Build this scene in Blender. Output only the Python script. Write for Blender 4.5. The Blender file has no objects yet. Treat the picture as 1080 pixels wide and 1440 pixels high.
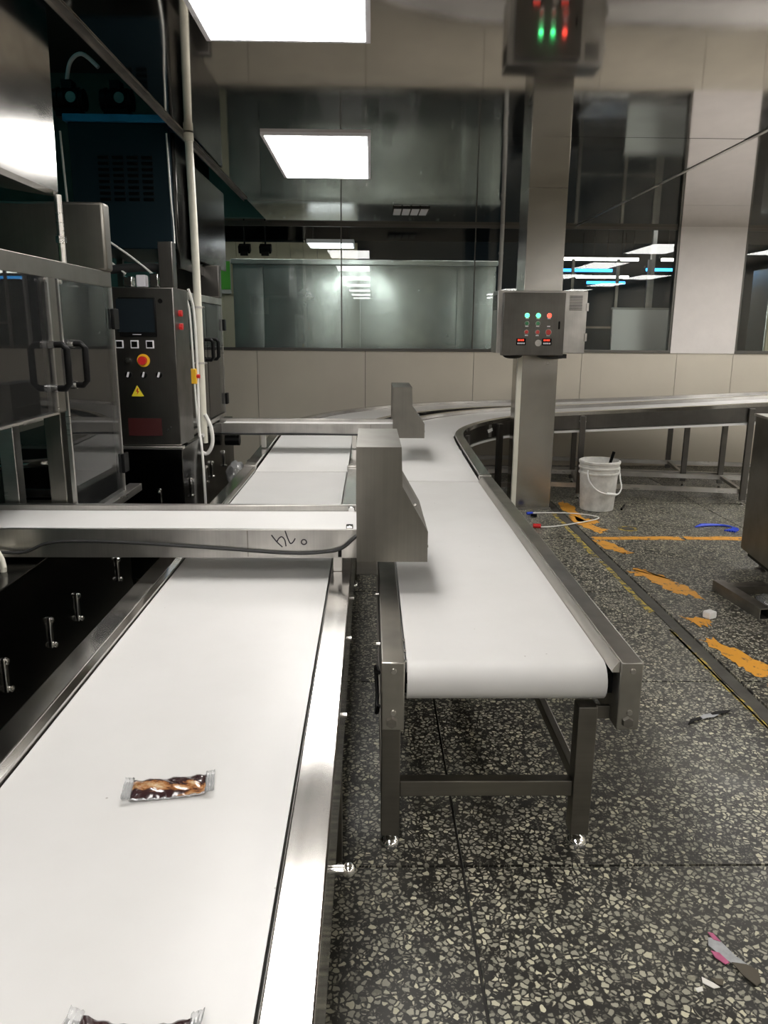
import bpy, bmesh, math, random
from mathutils import Vector, Matrix, Euler
random.seed(7)
S = bpy.context.scene
COL = S.collection

# ------------------------------------------------------------------ camera
PITCH = math.atan(257/1081); YAW = math.atan(20/1081); ROLL = math.radians(0.45)
cam_d = bpy.data.cameras.new('camera'); cam = bpy.data.objects.new('camera', cam_d); COL.objects.link(cam)
cam_d.sensor_fit = 'HORIZONTAL'; cam_d.sensor_width = 36; cam_d.lens = 36*1081/1080
cam_d.clip_start = 0.02
cam.matrix_world = (Matrix.Translation((0, 0, 1.5)) @ Matrix.Rotation(-YAW, 4, 'Z')
                    @ Matrix.Rotation(math.pi/2-PITCH, 4, 'X') @ Matrix.Rotation(ROLL, 4, 'Z'))
S.camera = cam
# ------------------------------------------------------------------ world + exposure
w = bpy.data.worlds.new('world'); S.world = w; w.use_nodes = True
w.node_tree.nodes['Background'].inputs[0].default_value = (0.5, 0.55, 0.6, 1)
w.node_tree.nodes['Background'].inputs[1].default_value = 0.02
S.view_settings.view_transform = 'Standard'; S.view_settings.look = 'None'
S.view_settings.gamma = 1; S.view_settings.use_curve_mapping = False
S.view_settings.exposure = 0.0
PANEL_LIGHT = 16.0
try: S.cycles.sample_clamp_indirect = 5.0      # keeps sparkle off the polished steel
except Exception: pass

# ------------------------------------------------------------------ materials
def new_mat(name):
    m = bpy.data.materials.new(name); m.use_nodes = True
    nt = m.node_tree; b = nt.nodes['Principled BSDF']
    return m, nt, b
def nd(nt, t, **kw):
    n = nt.nodes.new(t)
    for k, v in kw.items(): setattr(n, k, v)
    return n
def coords(nt, scale=(1, 1, 1), kind='Object'):
    tc = nd(nt, 'ShaderNodeTexCoord'); mp = nd(nt, 'ShaderNodeMapping')
    mp.inputs['Scale'].default_value = scale
    nt.links.new(tc.outputs[kind], mp.inputs['Vector']); return mp.outputs[0]
def ramp(nt, fac, stops):
    r = nd(nt, 'ShaderNodeValToRGB'); e = r.color_ramp.elements
    while len(e) < len(stops): e.new(0.5)
    for el, (p, c) in zip(e, stops):
        el.position = p; el.color = (c, c, c, 1) if isinstance(c, (int, float)) else (*c, 1)
    nt.links.new(fac, r.inputs[0]); return r.outputs[0]
def noise(nt, vec, scale, detail=3, rough=0.5):
    n = nd(nt, 'ShaderNodeTexNoise'); n.inputs['Scale'].default_value = scale
    n.inputs['Detail'].default_value = detail; n.inputs['Roughness'].default_value = rough
    nt.links.new(vec, n.inputs['Vector']); return n.outputs[0]
def mixc(nt, fac, a, b, mode='MIX'):
    m = nd(nt, 'ShaderNodeMix', data_type='RGBA', blend_type=mode)
    for s, v in ((m.inputs[0], fac), (m.inputs[6], a), (m.inputs[7], b)):
        if hasattr(v, 'links'): nt.links.new(v, s)
        else: s.default_value = v if isinstance(v, (int, float)) else (*v, 1)
    return m.outputs[2]
def plain(name, c, rough=0.5, metal=0.0, var=0.0, vscale=8, bump=0.0, bscale=60, spec=0.5):
    m, nt, b = new_mat(name)
    b.inputs['Base Color'].default_value = (*c, 1); b.inputs['Roughness'].default_value = rough
    b.inputs['Metallic'].default_value = metal; b.inputs['Specular IOR Level'].default_value = spec
    if var:
        v = coords(nt); n = noise(nt, v, vscale, 5, 0.6)
        f = ramp(nt, n, [(0.3, 0), (0.75, 1)])
        nt.links.new(mixc(nt, f, c, tuple(x*(1-var) for x in c)), b.inputs['Base Color'])
    if bump:
        v = coords(nt); n = noise(nt, v, bscale, 3)
        bp = nd(nt, 'ShaderNodeBump'); bp.inputs['Strength'].default_value = bump; bp.inputs['Distance'].default_value = 0.01
        nt.links.new(n, bp.inputs['Height']); nt.links.new(bp.outputs[0], b.inputs['Normal'])
    return m
def steel(name, c=(0.60, 0.58, 0.55), rough=0.28, grain=(4, 4, 160), stain=0.35, aniso=0.0, wave=0.0):
    """brushed stainless: stretched grain in roughness, cloudy smudges"""
    m, nt, b = new_mat(name)
    b.inputs['Metallic'].default_value = 1
    g = noise(nt, coords(nt, grain), 1, 1)
    s = noise(nt, coords(nt), 4, 3, 0.55)
    sf = ramp(nt, s, [(0.38, 0), (0.72, 1)])
    base = mixc(nt, sf, c, tuple(x*(1-stain) for x in c))
    gf = ramp(nt, g, [(0.3, 0.96), (0.7, 1.03)])
    nt.links.new(mixc(nt, 1.0, base, gf, 'MULTIPLY'), b.inputs['Base Color'])
    r1 = nd(nt, 'ShaderNodeMath', operation='MULTIPLY_ADD'); nt.links.new(g, r1.inputs[0])
    r1.inputs[1].default_value = 0.05; r1.inputs[2].default_value = rough-0.025
    r2 = nd(nt, 'ShaderNodeMath', operation='MULTIPLY_ADD'); nt.links.new(sf, r2.inputs[0])
    r2.inputs[1].default_value = 0.10*min(1, rough*4); nt.links.new(r1.outputs[0], r2.inputs[2])
    nt.links.new(r2.outputs[0], b.inputs['Roughness'])
    if aniso: b.inputs['Anisotropic'].default_value = aniso
    if wave:
        wv = noise(nt, coords(nt), 1.6, 1)
        b2 = nd(nt, 'ShaderNodeBump'); b2.inputs['Strength'].default_value = wave; b2.inputs['Distance'].default_value = 0.05
        nt.links.new(wv, b2.inputs['Height']); nt.links.new(b2.outputs[0], b.inputs['Normal'])
    return m
def emit(name, c, s):
    m = bpy.data.materials.new(name); m.use_nodes = True; nt = m.node_tree; nt.nodes.clear()
    o = nd(nt, 'ShaderNodeOutputMaterial'); e = nd(nt, 'ShaderNodeEmission')
    e.inputs[0].default_value = (*c, 1); e.inputs[1].default_value = s
    nt.links.new(e.outputs[0], o.inputs[0]); return m
def sheet_glass(name, tint, rough=0.01, ior=1.5, haze=0.0):
    m = bpy.data.materials.new(name); m.use_nodes = True; nt = m.node_tree; nt.nodes.clear()
    o = nd(nt, 'ShaderNodeOutputMaterial'); t = nd(nt, 'ShaderNodeBsdfTransparent'); g = nd(nt, 'ShaderNodeBsdfGlossy')
    fr = nd(nt, 'ShaderNodeFresnel'); fr.inputs[0].default_value = ior
    t.inputs[0].default_value = (*tint, 1); g.inputs['Roughness'].default_value = rough
    mx = nd(nt, 'ShaderNodeMixShader'); nt.links.new(fr.outputs[0], mx.inputs[0])
    nt.links.new(t.outputs[0], mx.inputs[1]); nt.links.new(g.outputs[0], mx.inputs[2])
    out = mx
    if haze:
        d = nd(nt, 'ShaderNodeBsdfDiffuse'); d.inputs[0].default_value = (0.85, 0.86, 0.86, 1)
        m2 = nd(nt, 'ShaderNodeMixShader'); m2.inputs[0].default_value = haze
        nt.links.new(mx.outputs[0], m2.inputs[1]); nt.links.new(d.outputs[0], m2.inputs[2]); out = m2
    nt.links.new(out.outputs[0], o.inputs[0]); return m

M = {}
M['steel'] = steel('brushed_steel')
M['steel_x'] = steel('brushed_steel_across', grain=(160, 4, 4), rough=0.3, c=(0.55, 0.53, 0.50))
M['steel_rail'] = steel('rail_steel', c=(0.62, 0.60, 0.57), grain=(30, 1, 30), rough=0.13, stain=0.3)
M['steel_hood'] = steel('hood_steel', c=(0.235, 0.222, 0.195), rough=0.34, grain=(120, 120, 3), stain=0.25)  # darkened base colour stands in for the dark room this steel reflects
M['steel_dull'] = steel('dull_steel', c=(0.36, 0.34, 0.31), rough=0.38, stain=0.4)
M['steel_cab'] = steel('cabinet_steel', c=(0.15, 0.142, 0.13), rough=0.3, stain=0.3, grain=(160, 160, 4))  # base colour darkened to carry the dark reflections on the cabinet faces
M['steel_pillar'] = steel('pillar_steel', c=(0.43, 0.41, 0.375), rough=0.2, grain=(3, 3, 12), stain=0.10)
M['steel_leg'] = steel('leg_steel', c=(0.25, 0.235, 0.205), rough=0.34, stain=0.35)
M['steel_side'] = steel('side_rail_steel', c=(0.46, 0.44, 0.40), grain=(30, 1, 30), rough=0.32, stain=0.35)
M['steel_lip'] = steel('guide_lip_steel', c=(0.72, 0.69, 0.64), grain=(1, 1, 30), rough=0.4, stain=0.1)
M['steel_dark'] = steel('dark_reflection_steel', c=(0.075, 0.073, 0.068), rough=0.16, stain=0.4)  # mirror steel; its dark reflection is put into the base colour
M['galv'] = steel('galvanised_steel', c=(0.66, 0.71, 0.69), rough=0.2, grain=(8, 8, 1), stain=0.12)
M['galv'].node_tree.nodes['Principled BSDF'].inputs['Metallic'].default_value = 0.8
M['chrome'] = plain('chrome', (0.8, 0.79, 0.77), 0.12, 1)
M['ceil'] = steel('mirror_ceiling', c=(0.60, 0.57, 0.54), rough=0.05, grain=(8, 2, 2), stain=0.08, wave=0.012)
M['wall'] = plain('beige_wall_panel', (0.61, 0.56, 0.465), 0.35, var=0.1, vscale=1.5)
M['column'] = plain('white_painted_plaster', (0.74, 0.70, 0.67), 0.6, var=0.08, vscale=6, bump=0.15, bscale=30)
M['seam'] = plain('dark_seam', (0.03, 0.028, 0.025), 0.8)
M['frame'] = plain('dark_window_frame', (0.10, 0.095, 0.085), 0.4, 0.6)
M['glass'] = sheet_glass('window_glass', (0.93, 0.955, 0.945))
M['acrylic'] = sheet_glass('smoked_acrylic', (0.90, 0.93, 0.93), 0.015, 1.5, 0.008)
M['film'] = sheet_glass('sachet_film', (0.985, 0.985, 0.985), 0.1, 1.35, 0.22)
M['clear'] = sheet_glass('clear_film', (0.93, 0.93, 0.92), 0.08, 1.6, 0.12)
M['black'] = plain('black_plastic', (0.004, 0.004, 0.004), 0.4, spec=0.12)
M['black_rubber'] = plain('black_rubber', (0.02, 0.02, 0.02), 0.6)
M['pvc'] = plain('ivory_pvc', (0.72, 0.70, 0.60), 0.4, var=0.12)
M['white_cable'] = plain('white_cable', (0.75, 0.74, 0.70), 0.45)
M['cover_grey'] = plain('grey_painted_cover', (0.50, 0.48, 0.44), 0.4)
M['white'] = plain('white_plastic', (0.80, 0.80, 0.78), 0.4)
M['grey_pipe'] = plain('grey_pipe', (0.42, 0.42, 0.40), 0.45)
M['red'] = plain('red_plastic', (0.55, 0.02, 0.02), 0.35)
M['yellow'] = plain('yellow_plastic', (0.80, 0.45, 0.02), 0.4)
M['sign_yellow'] = plain('sign_yellow', (0.75, 0.62, 0.03), 0.5)
M['blue'] = plain('blue_plastic', (0.01, 0.05, 0.55), 0.35)
M['blue_sheet'] = plain('blue_sheet', (0.02, 0.25, 0.50), 0.4, var=0.3)
M['screen'] = plain('dark_screen', (0.012, 0.016, 0.020), 0.12)
M['plaque'] = plain('dark_red_plaque', (0.045, 0.008, 0.008), 0.4)
M['bucket'] = plain('scuffed_white_bucket', (0.74, 0.73, 0.69), 0.45, var=0.35, vscale=14)
M['paper'] = plain('white_paper', (0.75, 0.73, 0.68), 0.7)
M['pink'] = plain('pink_print', (0.60, 0.14, 0.28), 0.5, var=0.5, vscale=40)
M['brown'] = plain('brown_card', (0.10, 0.085, 0.06), 0.7, var=0.3)
M['grey_bag'] = plain('grey_film', (0.45, 0.46, 0.47), 0.3, var=0.4, vscale=40)
M['teal'] = plain('dark_teal_wall', (0.06, 0.19, 0.18), 0.7, var=0.3, vscale=2)
M['navy'] = plain('dark_blue_enamel', (0.010, 0.026, 0.036), 0.35, 0.3)
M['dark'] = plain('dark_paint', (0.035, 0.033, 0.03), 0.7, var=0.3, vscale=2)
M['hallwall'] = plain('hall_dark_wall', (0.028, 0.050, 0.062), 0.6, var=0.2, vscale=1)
M['cream'] = plain('cream_sheet', (0.72, 0.66, 0.47), 0.6)
M['green'] = plain('green_board', (0.12, 0.60, 0.06), 0.5)
M['ink'] = plain('marker_ink', (0.02, 0.015, 0.025), 0.6)
M['diffuser'] = emit('light_diffuser', (1.0, 0.972, 0.94), PANEL_LIGHT)
M['hall_light'] = emit('hall_light', (0.95, 0.97, 1.0), 5)
M['tube_white'] = emit('white_tube', (1.0, 0.97, 0.9), 9)
M['tube_blue'] = emit('blue_tube', (0.05, 0.40, 1.0), 4)
M['tube_cyan'] = emit('cyan_tube', (0.04, 0.55, 0.62), 8)
M['led_green'] = emit('green_lamp', (0.05, 1.0, 0.25), 6)
M['led_red'] = emit('red_lamp', (1.0, 0.05, 0.03), 5)
M['digit'] = emit('red_digits', (1.0, 0.06, 0.03), 2.5)
M['lens_green'] = plain('unlit_green_lens', (0.05, 0.22, 0.10), 0.3)
M['lens_red'] = plain('unlit_red_lens', (0.5, 0.05, 0.04), 0.3)
M['lightframe'] = plain('light_frame', (0.78, 0.76, 0.80), 0.4)

def mat_belt():
    m, nt, b = new_mat('white_pvc_belt')
    v = coords(nt); n1 = noise(nt, v, 2.5, 4, 0.6); f = ramp(nt, n1, [(0.35, 0), (0.8, 1)])
    base = mixc(nt, f, (0.69, 0.68, 0.665), (0.63, 0.62, 0.60))
    vor = nd(nt, 'ShaderNodeTexVoronoi', feature='F1'); vor.inputs['Scale'].default_value = 16
    nt.links.new(v, vor.inputs['Vector'])
    sp = ramp(nt, vor.outputs['Distance'], [(0.03, 1), (0.05, 0)])
    pick = noise(nt, v, 9, 2); pk = ramp(nt, pick, [(0.55, 0), (0.62, 1)])
    mul = nd(nt, 'ShaderNodeMath', operation='MULTIPLY'); nt.links.new(sp, mul.inputs[0]); nt.links.new(pk, mul.inputs[1])
    nt.links.new(mixc(nt, mul.outputs[0], base, (0.35, 0.33, 0.30)), b.inputs['Base Color'])
    b.inputs['Roughness'].default_value = 0.32; b.inputs['Specular IOR Level'].default_value = 0.45
    return m
M['belt'] = mat_belt()

def mat_terrazzo():
    m, nt, b = new_mat('terrazzo')
    pos = nd(nt, 'ShaderNodeNewGeometry').outputs['Position']
    dn = nd(nt, 'ShaderNodeTexNoise'); dn.inputs['Scale'].default_value = 45; dn.inputs['Detail'].default_value = 2
    nt.links.new(pos, dn.inputs['Vector'])
    sub = nd(nt, 'ShaderNodeVectorMath', operation='SUBTRACT'); nt.links.new(dn.outputs['Color'], sub.inputs[0]); sub.inputs[1].default_value = (.5, .5, .5)
    sc = nd(nt, 'ShaderNodeVectorMath', operation='SCALE'); nt.links.new(sub.outputs[0], sc.inputs[0]); sc.inputs['Scale'].default_value = 0.018
    ad = nd(nt, 'ShaderNodeVectorMath', operation='ADD'); nt.links.new(pos, ad.inputs[0]); nt.links.new(sc.outputs[0], ad.inputs[1])
    mp = nd(nt, 'ShaderNodeMapping'); mp.inputs['Scale'].default_value = (1, 1, 0); nt.links.new(ad.outputs[0], mp.inputs[0])
    def chips(scale, lo, hi):
        e = nd(nt, 'ShaderNodeTexVoronoi', feature='DISTANCE_TO_EDGE'); e.inputs['Scale'].default_value = scale
        c = nd(nt, 'ShaderNodeTexVoronoi', feature='F1'); c.inputs['Scale'].default_value = scale
        nt.links.new(mp.outputs[0], e.inputs['Vector']); nt.links.new(mp.outputs[0], c.inputs['Vector'])
        sepx = nd(nt, 'ShaderNodeSeparateColor'); nt.links.new(c.outputs['Color'], sepx.inputs[0])
        rd = ramp(nt, c.outputs['Distance'], [(0.56, 1), (0.64, 0)])
        q = nd(nt, 'ShaderNodeMath', operation='MULTIPLY'); nt.links.new(rd, q.inputs[0])
        nt.links.new(ramp(nt, e.outputs['Distance'], [(lo, 0), (hi, 1)]), q.inputs[1])
        return q.outputs[0], sepx
    m1, s1 = chips(60, 0.11, 0.16)
    m2, s2 = chips(120, 0.13, 0.2)
    k1 = ramp(nt, s1.outputs[0], [(0.16, 0), (0.22, 1)])
    big = nd(nt, 'ShaderNodeMath', operation='MULTIPLY'); nt.links.new(m1, big.inputs[0]); nt.links.new(k1, big.inputs[1])
    k2 = ramp(nt, s2.outputs[0], [(0.4, 0), (0.5, 1)])
    sm = nd(nt, 'ShaderNodeMath', operation='MULTIPLY'); nt.links.new(m2, sm.inputs[0]); nt.links.new(k2, sm.inputs[1])
    colr = nd(nt, 'ShaderNodeValToRGB'); e = colr.color_ramp.elements
    e[0].position = 0; e[0].color = (0.24, 0.235, 0.185, 1); e[1].position = 1; e[1].color = (0.60, 0.57, 0.42, 1)
    x = e.new(0.55); x.color = (0.36, 0.345, 0.275, 1)
    nt.links.new(s1.outputs[1], colr.inputs[0])
    c0 = mixc(nt, sm.outputs[0], (0.022, 0.021, 0.018), (0.13, 0.125, 0.10))
    c1 = mixc(nt, big.outputs[0], c0, colr.outputs[0])
    # dusty film in clouds
    d = noise(nt, pos, 1.3, 5, 0.6); df = ramp(nt, d, [(0.48, 0), (0.75, 0.45)])
    nt.links.new(mixc(nt, df, c1, (0.15, 0.145, 0.125)), b.inputs['Base Color'])
    r = noise(nt, pos, 4, 4); rr = ramp(nt, r, [(0.3, 0.30), (0.7, 0.5)])
    nt.links.new(rr, b.inputs['Roughness'])
    return m
M['terrazzo'] = mat_terrazzo()
def mat_worn(name, c, thr):
    m, nt, b = new_mat(name); v = coords(nt)
    n = noise(nt, v, 18, 6, 0.7); f = ramp(nt, n, [(thr, 1), (thr+0.08, 0)])
    nt.links.new(mixc(nt, f, (0.10, 0.095, 0.08), c), b.inputs['Base Color']); b.inputs['Roughness'].default_value = 0.55
    return m
M['orange'] = mat_worn('worn_orange_paint', (0.72, 0.33, 0.035), 0.56)
M['yellow_paint'] = mat_worn('worn_yellow_paint', (0.48, 0.36, 0.05), 0.46)
M['drain'] = plain('dirty_drain_filler', (0.085, 0.08, 0.068), 0.6, var=0.5, vscale=10)
def mat_food():
    m, nt, b = new_mat('printed_food_film'); v = coords(nt, (1, 1, 1), 'Generated')
    n0 = noise(nt, v, 2.6, 4, 0.6)
    sx = nd(nt, 'ShaderNodeSeparateXYZ'); nt.links.new(v, sx.inputs[0])
    bandr = ramp(nt, sx.outputs[1], [(0.12, 0.30), (0.38, 0.62), (0.62, 0.5), (0.8, 0.22)])
    mm = nd(nt, 'ShaderNodeMath', operation='ADD'); nt.links.new(n0, mm.inputs[0]); nt.links.new(bandr, mm.inputs[1])
    mh = nd(nt, 'ShaderNodeMath', operation='MULTIPLY'); nt.links.new(mm.outputs[0], mh.inputs[0]); mh.inputs[1].default_value = 0.5
    n = mh.outputs[0]
    r = nd(nt, 'ShaderNodeValToRGB'); e = r.color_ramp.elements
    for _ in range(3): e.new(0.5)
    for el, (p, c) in zip(e, [(0.36, (0.035, 0.016, 0.018)), (0.47, (0.05, 0.022, 0.02)), (0.51, (0.36, 0.15, 0.05)), (0.58, (0.58, 0.40, 0.22)), (0.66, (0.75, 0.68, 0.6))]):
        el.position = p; el.color = (*c, 1)
    nt.links.new(n, r.inputs[0]); nt.links.new(r.outputs[0], b.inputs['Base Color'])
    b.inputs['Roughness'].default_value = 0.18; b.inputs['Coat Weight'].default_value = 0.6
    return m
M['food'] = mat_food()

# ------------------------------------------------------------------ mesh helpers
ORIG = {}
class MB:
    def __init__(s): s.bm = bmesh.new(); s.tb = False; s.bx = False
    def box(s, x0, x1, y0, y1, z0, z1, bev=0.0):
        m = Matrix.Translation(((x0+x1)/2, (y0+y1)/2, (z0+z1)/2)) @ Matrix.Diagonal((x1-x0, y1-y0, z1-z0, 1))
        r = bmesh.ops.create_cube(s.bm, size=1, matrix=m); s.bx = True
        if bev:
            es = list({e for v in r['verts'] for e in v.link_edges})
            bmesh.ops.bevel(s.bm, geom=es, offset=bev, segments=2, affect='EDGES', profile=0.5)
        return s
    def obox(s, c, size, rz=0, rx=0, ry=0, bev=0.0):
        m = Matrix.Translation(c) @ Euler((rx, ry, rz)).to_matrix().to_4x4() @ Matrix.Diagonal((*size, 1))
        r = bmesh.ops.create_cube(s.bm, size=1, matrix=m); s.bx = True
        if bev:
            es = list({e for v in r['verts'] for e in v.link_edges})
            bmesh.ops.bevel(s.bm, geom=es, offset=bev, segments=2, affect='EDGES', profile=0.5)
        return s
    def cyl(s, a, b, r, r2=None, n=16):
        a, b = Vector(a), Vector(b); d = b-a
        m = Matrix.Translation((a+b)/2) @ d.to_track_quat('Z', 'Y').to_matrix().to_4x4()
        bmesh.ops.create_cone(s.bm, cap_ends=True, segments=n, radius1=r, radius2=r if r2 is None else r2, depth=d.length, matrix=m)
        return s
    def ball(s, c, r, sz=(1, 1, 1), n=12):
        bmesh.ops.create_uvsphere(s.bm, u_segments=n, v_segments=max(6, n//2), radius=r, matrix=Matrix.Translation(c) @ Matrix.Diagonal((*sz, 1)))
        return s
    def tube(s, pts, r, n=8, smooth=0):
        pts = [Vector(p) for p in pts]
        if smooth: pts = crom(pts, smooth)
        rings = []; up = None; s.tb = True
        for i, p in enumerate(pts):
            t = (pts[min(i+1, len(pts)-1)]-pts[max(i-1, 0)]).normalized()
            if up is None: up = t.orthogonal().normalized()
            up = (up-t*up.dot(t)); up = up.normalized() if up.length > 1e-6 else t.orthogonal().normalized()
            sd = t.cross(up)
            rings.append([s.bm.verts.new(p+up*r*math.cos(2*math.pi*k/n)+sd*r*math.sin(2*math.pi*k/n)) for k in range(n)])
        for a, b in zip(rings, rings[1:]):
            for k in range(n): s.bm.faces.new((a[k], a[(k+1) % n], b[(k+1) % n], b[k]))
        s.bm.faces.new(rings[0][::-1]); s.bm.faces.new(rings[-1]); return s
    def lathe(s, c, prof, n=32, caps=True):
        rings = [[s.bm.verts.new((c[0]+r*math.cos(2*math.pi*k/n), c[1]+r*math.sin(2*math.pi*k/n), c[2]+z)) for k in range(n)] for r, z in prof]
        for a, b in zip(rings, rings[1:]):
            for k in range(n): s.bm.faces.new((a[k], a[(k+1) % n], b[(k+1) % n], b[k]))
        if caps: s.bm.faces.new(rings[0][::-1]); s.bm.faces.new(rings[-1])
        return s
    def prism(s, poly, axis, a, b):
        """extrude a 2-D polygon along an axis ('x': poly=(y,z), 'y': (x,z), 'z': (x,y))"""
        f = {'x': lambda p, t: (t, p[0], p[1]), 'y': lambda p, t: (p[0], t, p[1]), 'z': lambda p, t: (p[0], p[1], t)}[axis]
        A = [s.bm.verts.new(f(p, a)) for p in poly]; B = [s.bm.verts.new(f(p, b)) for p in poly]
        n = len(poly)
        for k in range(n): s.bm.faces.new((A[k], A[(k+1) % n], B[(k+1) % n], B[k]))
        s.bm.faces.new(A[::-1]); s.bm.faces.new(B); return s
    def ring_prism(s, outer, inner, axis, a, b):
        f = {'x': lambda p, t: (t, p[0], p[1]), 'y': lambda p, t: (p[0], t, p[1])}[axis]
        L = [[s.bm.verts.new(f(p, t)) for p in q] for t in (a, b) for q in (outer, inner)]
        n = len(outer)
        for k in range(n):
            j = (k+1) % n
            for P, Q in ((0, 2), (3, 1), (1, 0), (2, 3)):
                s.bm.faces.new((L[P][k], L[P][j], L[Q][j], L[Q][k]))
        return s
    def sweep(s, path, prof):
        """path: (pos, right2d); prof: closed (u,v)"""
        rings = [[s.bm.verts.new((p[0]+r[0]*u, p[1]+r[1]*u, p[2]+v)) for u, v in prof] for p, r in path]
        n = len(prof)
        for a, b in zip(rings, rings[1:]):
            for k in range(n): s.bm.faces.new((a[k], a[(k+1) % n], b[(k+1) % n], b[k]))
        s.bm.faces.new(rings[0][::-1]); s.bm.faces.new(rings[-1]); return s
    def poly(s, pts): s.bm.faces.new([s.bm.verts.new(p) for p in pts]); return s
    def build(s, name, mat, parent=None, sharp=None, base=None):
        if sharp is None: sharp = 62 if s.tb and not s.bx else (20 if s.bx else 35)
        bmesh.ops.recalc_face_normals(s.bm, faces=s.bm.faces)
        me = bpy.data.meshes.new(name)
        if parent is not None: o0 = ORIG[parent.name]
        elif base is not None: o0 = Vector(base)
        else:
            zs = [v.co for v in s.bm.verts]
            o0 = Vector(((min(v.x for v in zs)+max(v.x for v in zs))/2, (min(v.y for v in zs)+max(v.y for v in zs))/2, min(v.z for v in zs)))
        bmesh.ops.translate(s.bm, verts=s.bm.verts, vec=-o0)
        s.bm.to_mesh(me); s.bm.free()
        me.shade_smooth(); me.set_sharp_from_angle(angle=math.radians(sharp))
        me.materials.append(M[mat])
        o = bpy.data.objects.new(name, me); COL.objects.link(o)
        if parent is not None: o.parent = parent; ORIG[o.name] = o0
        else: o.location = o0; ORIG[o.name] = o0
        return o
def crom(p, k):
    out = []
    for i in range(len(p)-1):
        a, b, c, d = p[max(i-1, 0)], p[i], p[i+1], p[min(i+2, len(p)-1)]
        for j in range(k):
            t = j/k
            out.append(0.5*((2*b)+(c-a)*t+(2*a-5*b+4*c-d)*t*t+(3*b-a-3*c+d)*t**3))
    out.append(p[-1]); return out
def tag(o, label, cat, group=None, kind=None):
    o['label'] = label; o['category'] = cat
    if group: o['group'] = group
    if kind: o['kind'] = kind
    return o
def thing(name, loc, label, cat, group=None, kind=None):
    o = bpy.data.objects.new(name, None); COL.objects.link(o); o.location = loc; o.empty_display_size = 0.1
    ORIG[o.name] = Vector(loc); return tag(o, label, cat, group, kind)
def lab(o, label): o['label'] = label; return o
def clone(o, parent, loc, rot=None):
    c = o.copy(); COL.objects.link(c); c.parent = parent; c.location = loc
    if rot: c.rotation_euler = rot
    ORIG[c.name] = Vector(loc); return c

ZC = 2.59      # ceiling height
YB = 8.65      # back wall
Y0, X1 = -13.0, 6.4
XE = -1.085    # edge of the steel ceiling; beyond it the open machine bay

# ================================================================== SETTING
# ---- floor: terrazzo slabs over a dark bed
fl = MB().box(-4.6, X1, Y0, YB+0.1, -0.12, -0.012).build('floor', 'seam', base=(0, 0, 0)); tag(fl, 'dark speckled terrazzo factory floor of large slabs', 'floor', kind='structure')
SX, SY = 1.325, 1.19
def slab(w, d): return MB().box(-w/2, w/2, -d/2, d/2, -0.012, 0.0)
slab_mesh = {}
xs = [-4.6, -3.715, -2.39, -1.06, 0.268, 1.565]; xs2 = [1.635, 2.93, 4.25, 5.57, X1]
ys = [1.91+SY*k for k in range(-13, 6)]; ys = [Y0]+[y for y in ys if Y0+0.3 < y < YB]+[YB+0.1]
for row in (xs, xs2):
    for a, b in zip(row, row[1:]):
        for c, d in zip(ys, ys[1:]):
            key = (round(b-a, 3), round(d-c, 3)); loc = ((a+b)/2, (c+d)/2, 0)
            if key not in slab_mesh:
                o = slab(b-a-0.009, d-c-0.009).build('floor_slab', 'terrazzo', base=(0, 0, 0)); o.parent = fl; o.location = loc; slab_mesh[key] = o
            else:
                clone(slab_mesh[key], fl, loc)
dr = MB().box(1.57, 1.63, Y0, 6.75, -0.012, -0.003).build('trim_1', 'drain'); tag(dr, 'narrow dark filled drain channel running along the terrazzo floor', 'drain channel', kind='structure')
# ---- ceiling: polished steel sheets
ce = MB().box(XE, X1, Y0, YB+0.1, ZC+0.012, ZC+0.12).build('ceiling', 'seam', base=(0, 0, ZC)); tag(ce, 'polished dark steel sheet ceiling reflecting the room', 'ceiling', kind='structure')
cyy = [Y0]+[4.8+2.4*k for k in range(-7, 2)]+[YB+0.1]
for a, b in zip([XE, 2.19, 4.4], [2.19, 4.4, X1]):
    for c, d in zip(cyy, cyy[1:]):
        o = MB().box(-(b-a)/2+.002, (b-a)/2-.002, -(d-c)/2+.002, (d-c)/2-.002, 0, 0.010).build('ceiling_panel', 'ceil', base=(0, 0, 0))
        o.parent = ce; o.location = ((a+b)/2, (c+d)/2, 0); o.rotation_euler = (random.uniform(-1, 1)*0.0012, random.uniform(-1, 1)*0.001, 0)
tag(MB().box(2.178, 2.202, 1.0, YB, ZC-0.006, ZC+0.004).build('trim_2', 'steel'), 'thin pale joint strip running along the steel ceiling', 'ceiling strip', kind='structure')
t3 = MB().box(XE-0.012, XE+0.018, Y0, 7.1, ZC-0.008, ZC-0.002).box(XE-0.016, XE-0.012, Y0, 7.1, ZC-0.025, ZC+0.1).build('trim_3', 'steel_dull')
tag(t3, 'steel angle edging the ceiling beside the open machine bay', 'ceiling edge', kind='structure')
# high bay over the machines
tag(MB().box(-4.7, XE-0.02, Y0, YB+.1, 4.0, 4.1).build('ceiling_bay', 'dark'), 'dark high ceiling above the packing machines', 'ceiling', kind='structure')
tag(MB().box(XE-0.02, XE, Y0, YB+.1, ZC+0.13, 4.0).build('wall_bulkhead', 'dark'), 'dark bulkhead rising from the ceiling edge', 'wall', kind='structure')
tag(MB().box(-4.7, -4.6, Y0, YB+.1, 0, 4.1).build('wall_left', 'teal'), 'dark teal side wall behind the machine bay', 'wall', kind='structure')
tag(MB().box(X1, X1+.1, Y0, YB+.1, 0, ZC+.1).build('wall_right', 'wall'), 'beige side wall of the factory room', 'wall', kind='structure')
tag(MB().box(-4.7, X1+.1, Y0-.1, Y0, 0, 4.1).build('wall_front', 'wall'), 'beige end wall behind the viewer', 'wall', kind='structure')
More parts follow.
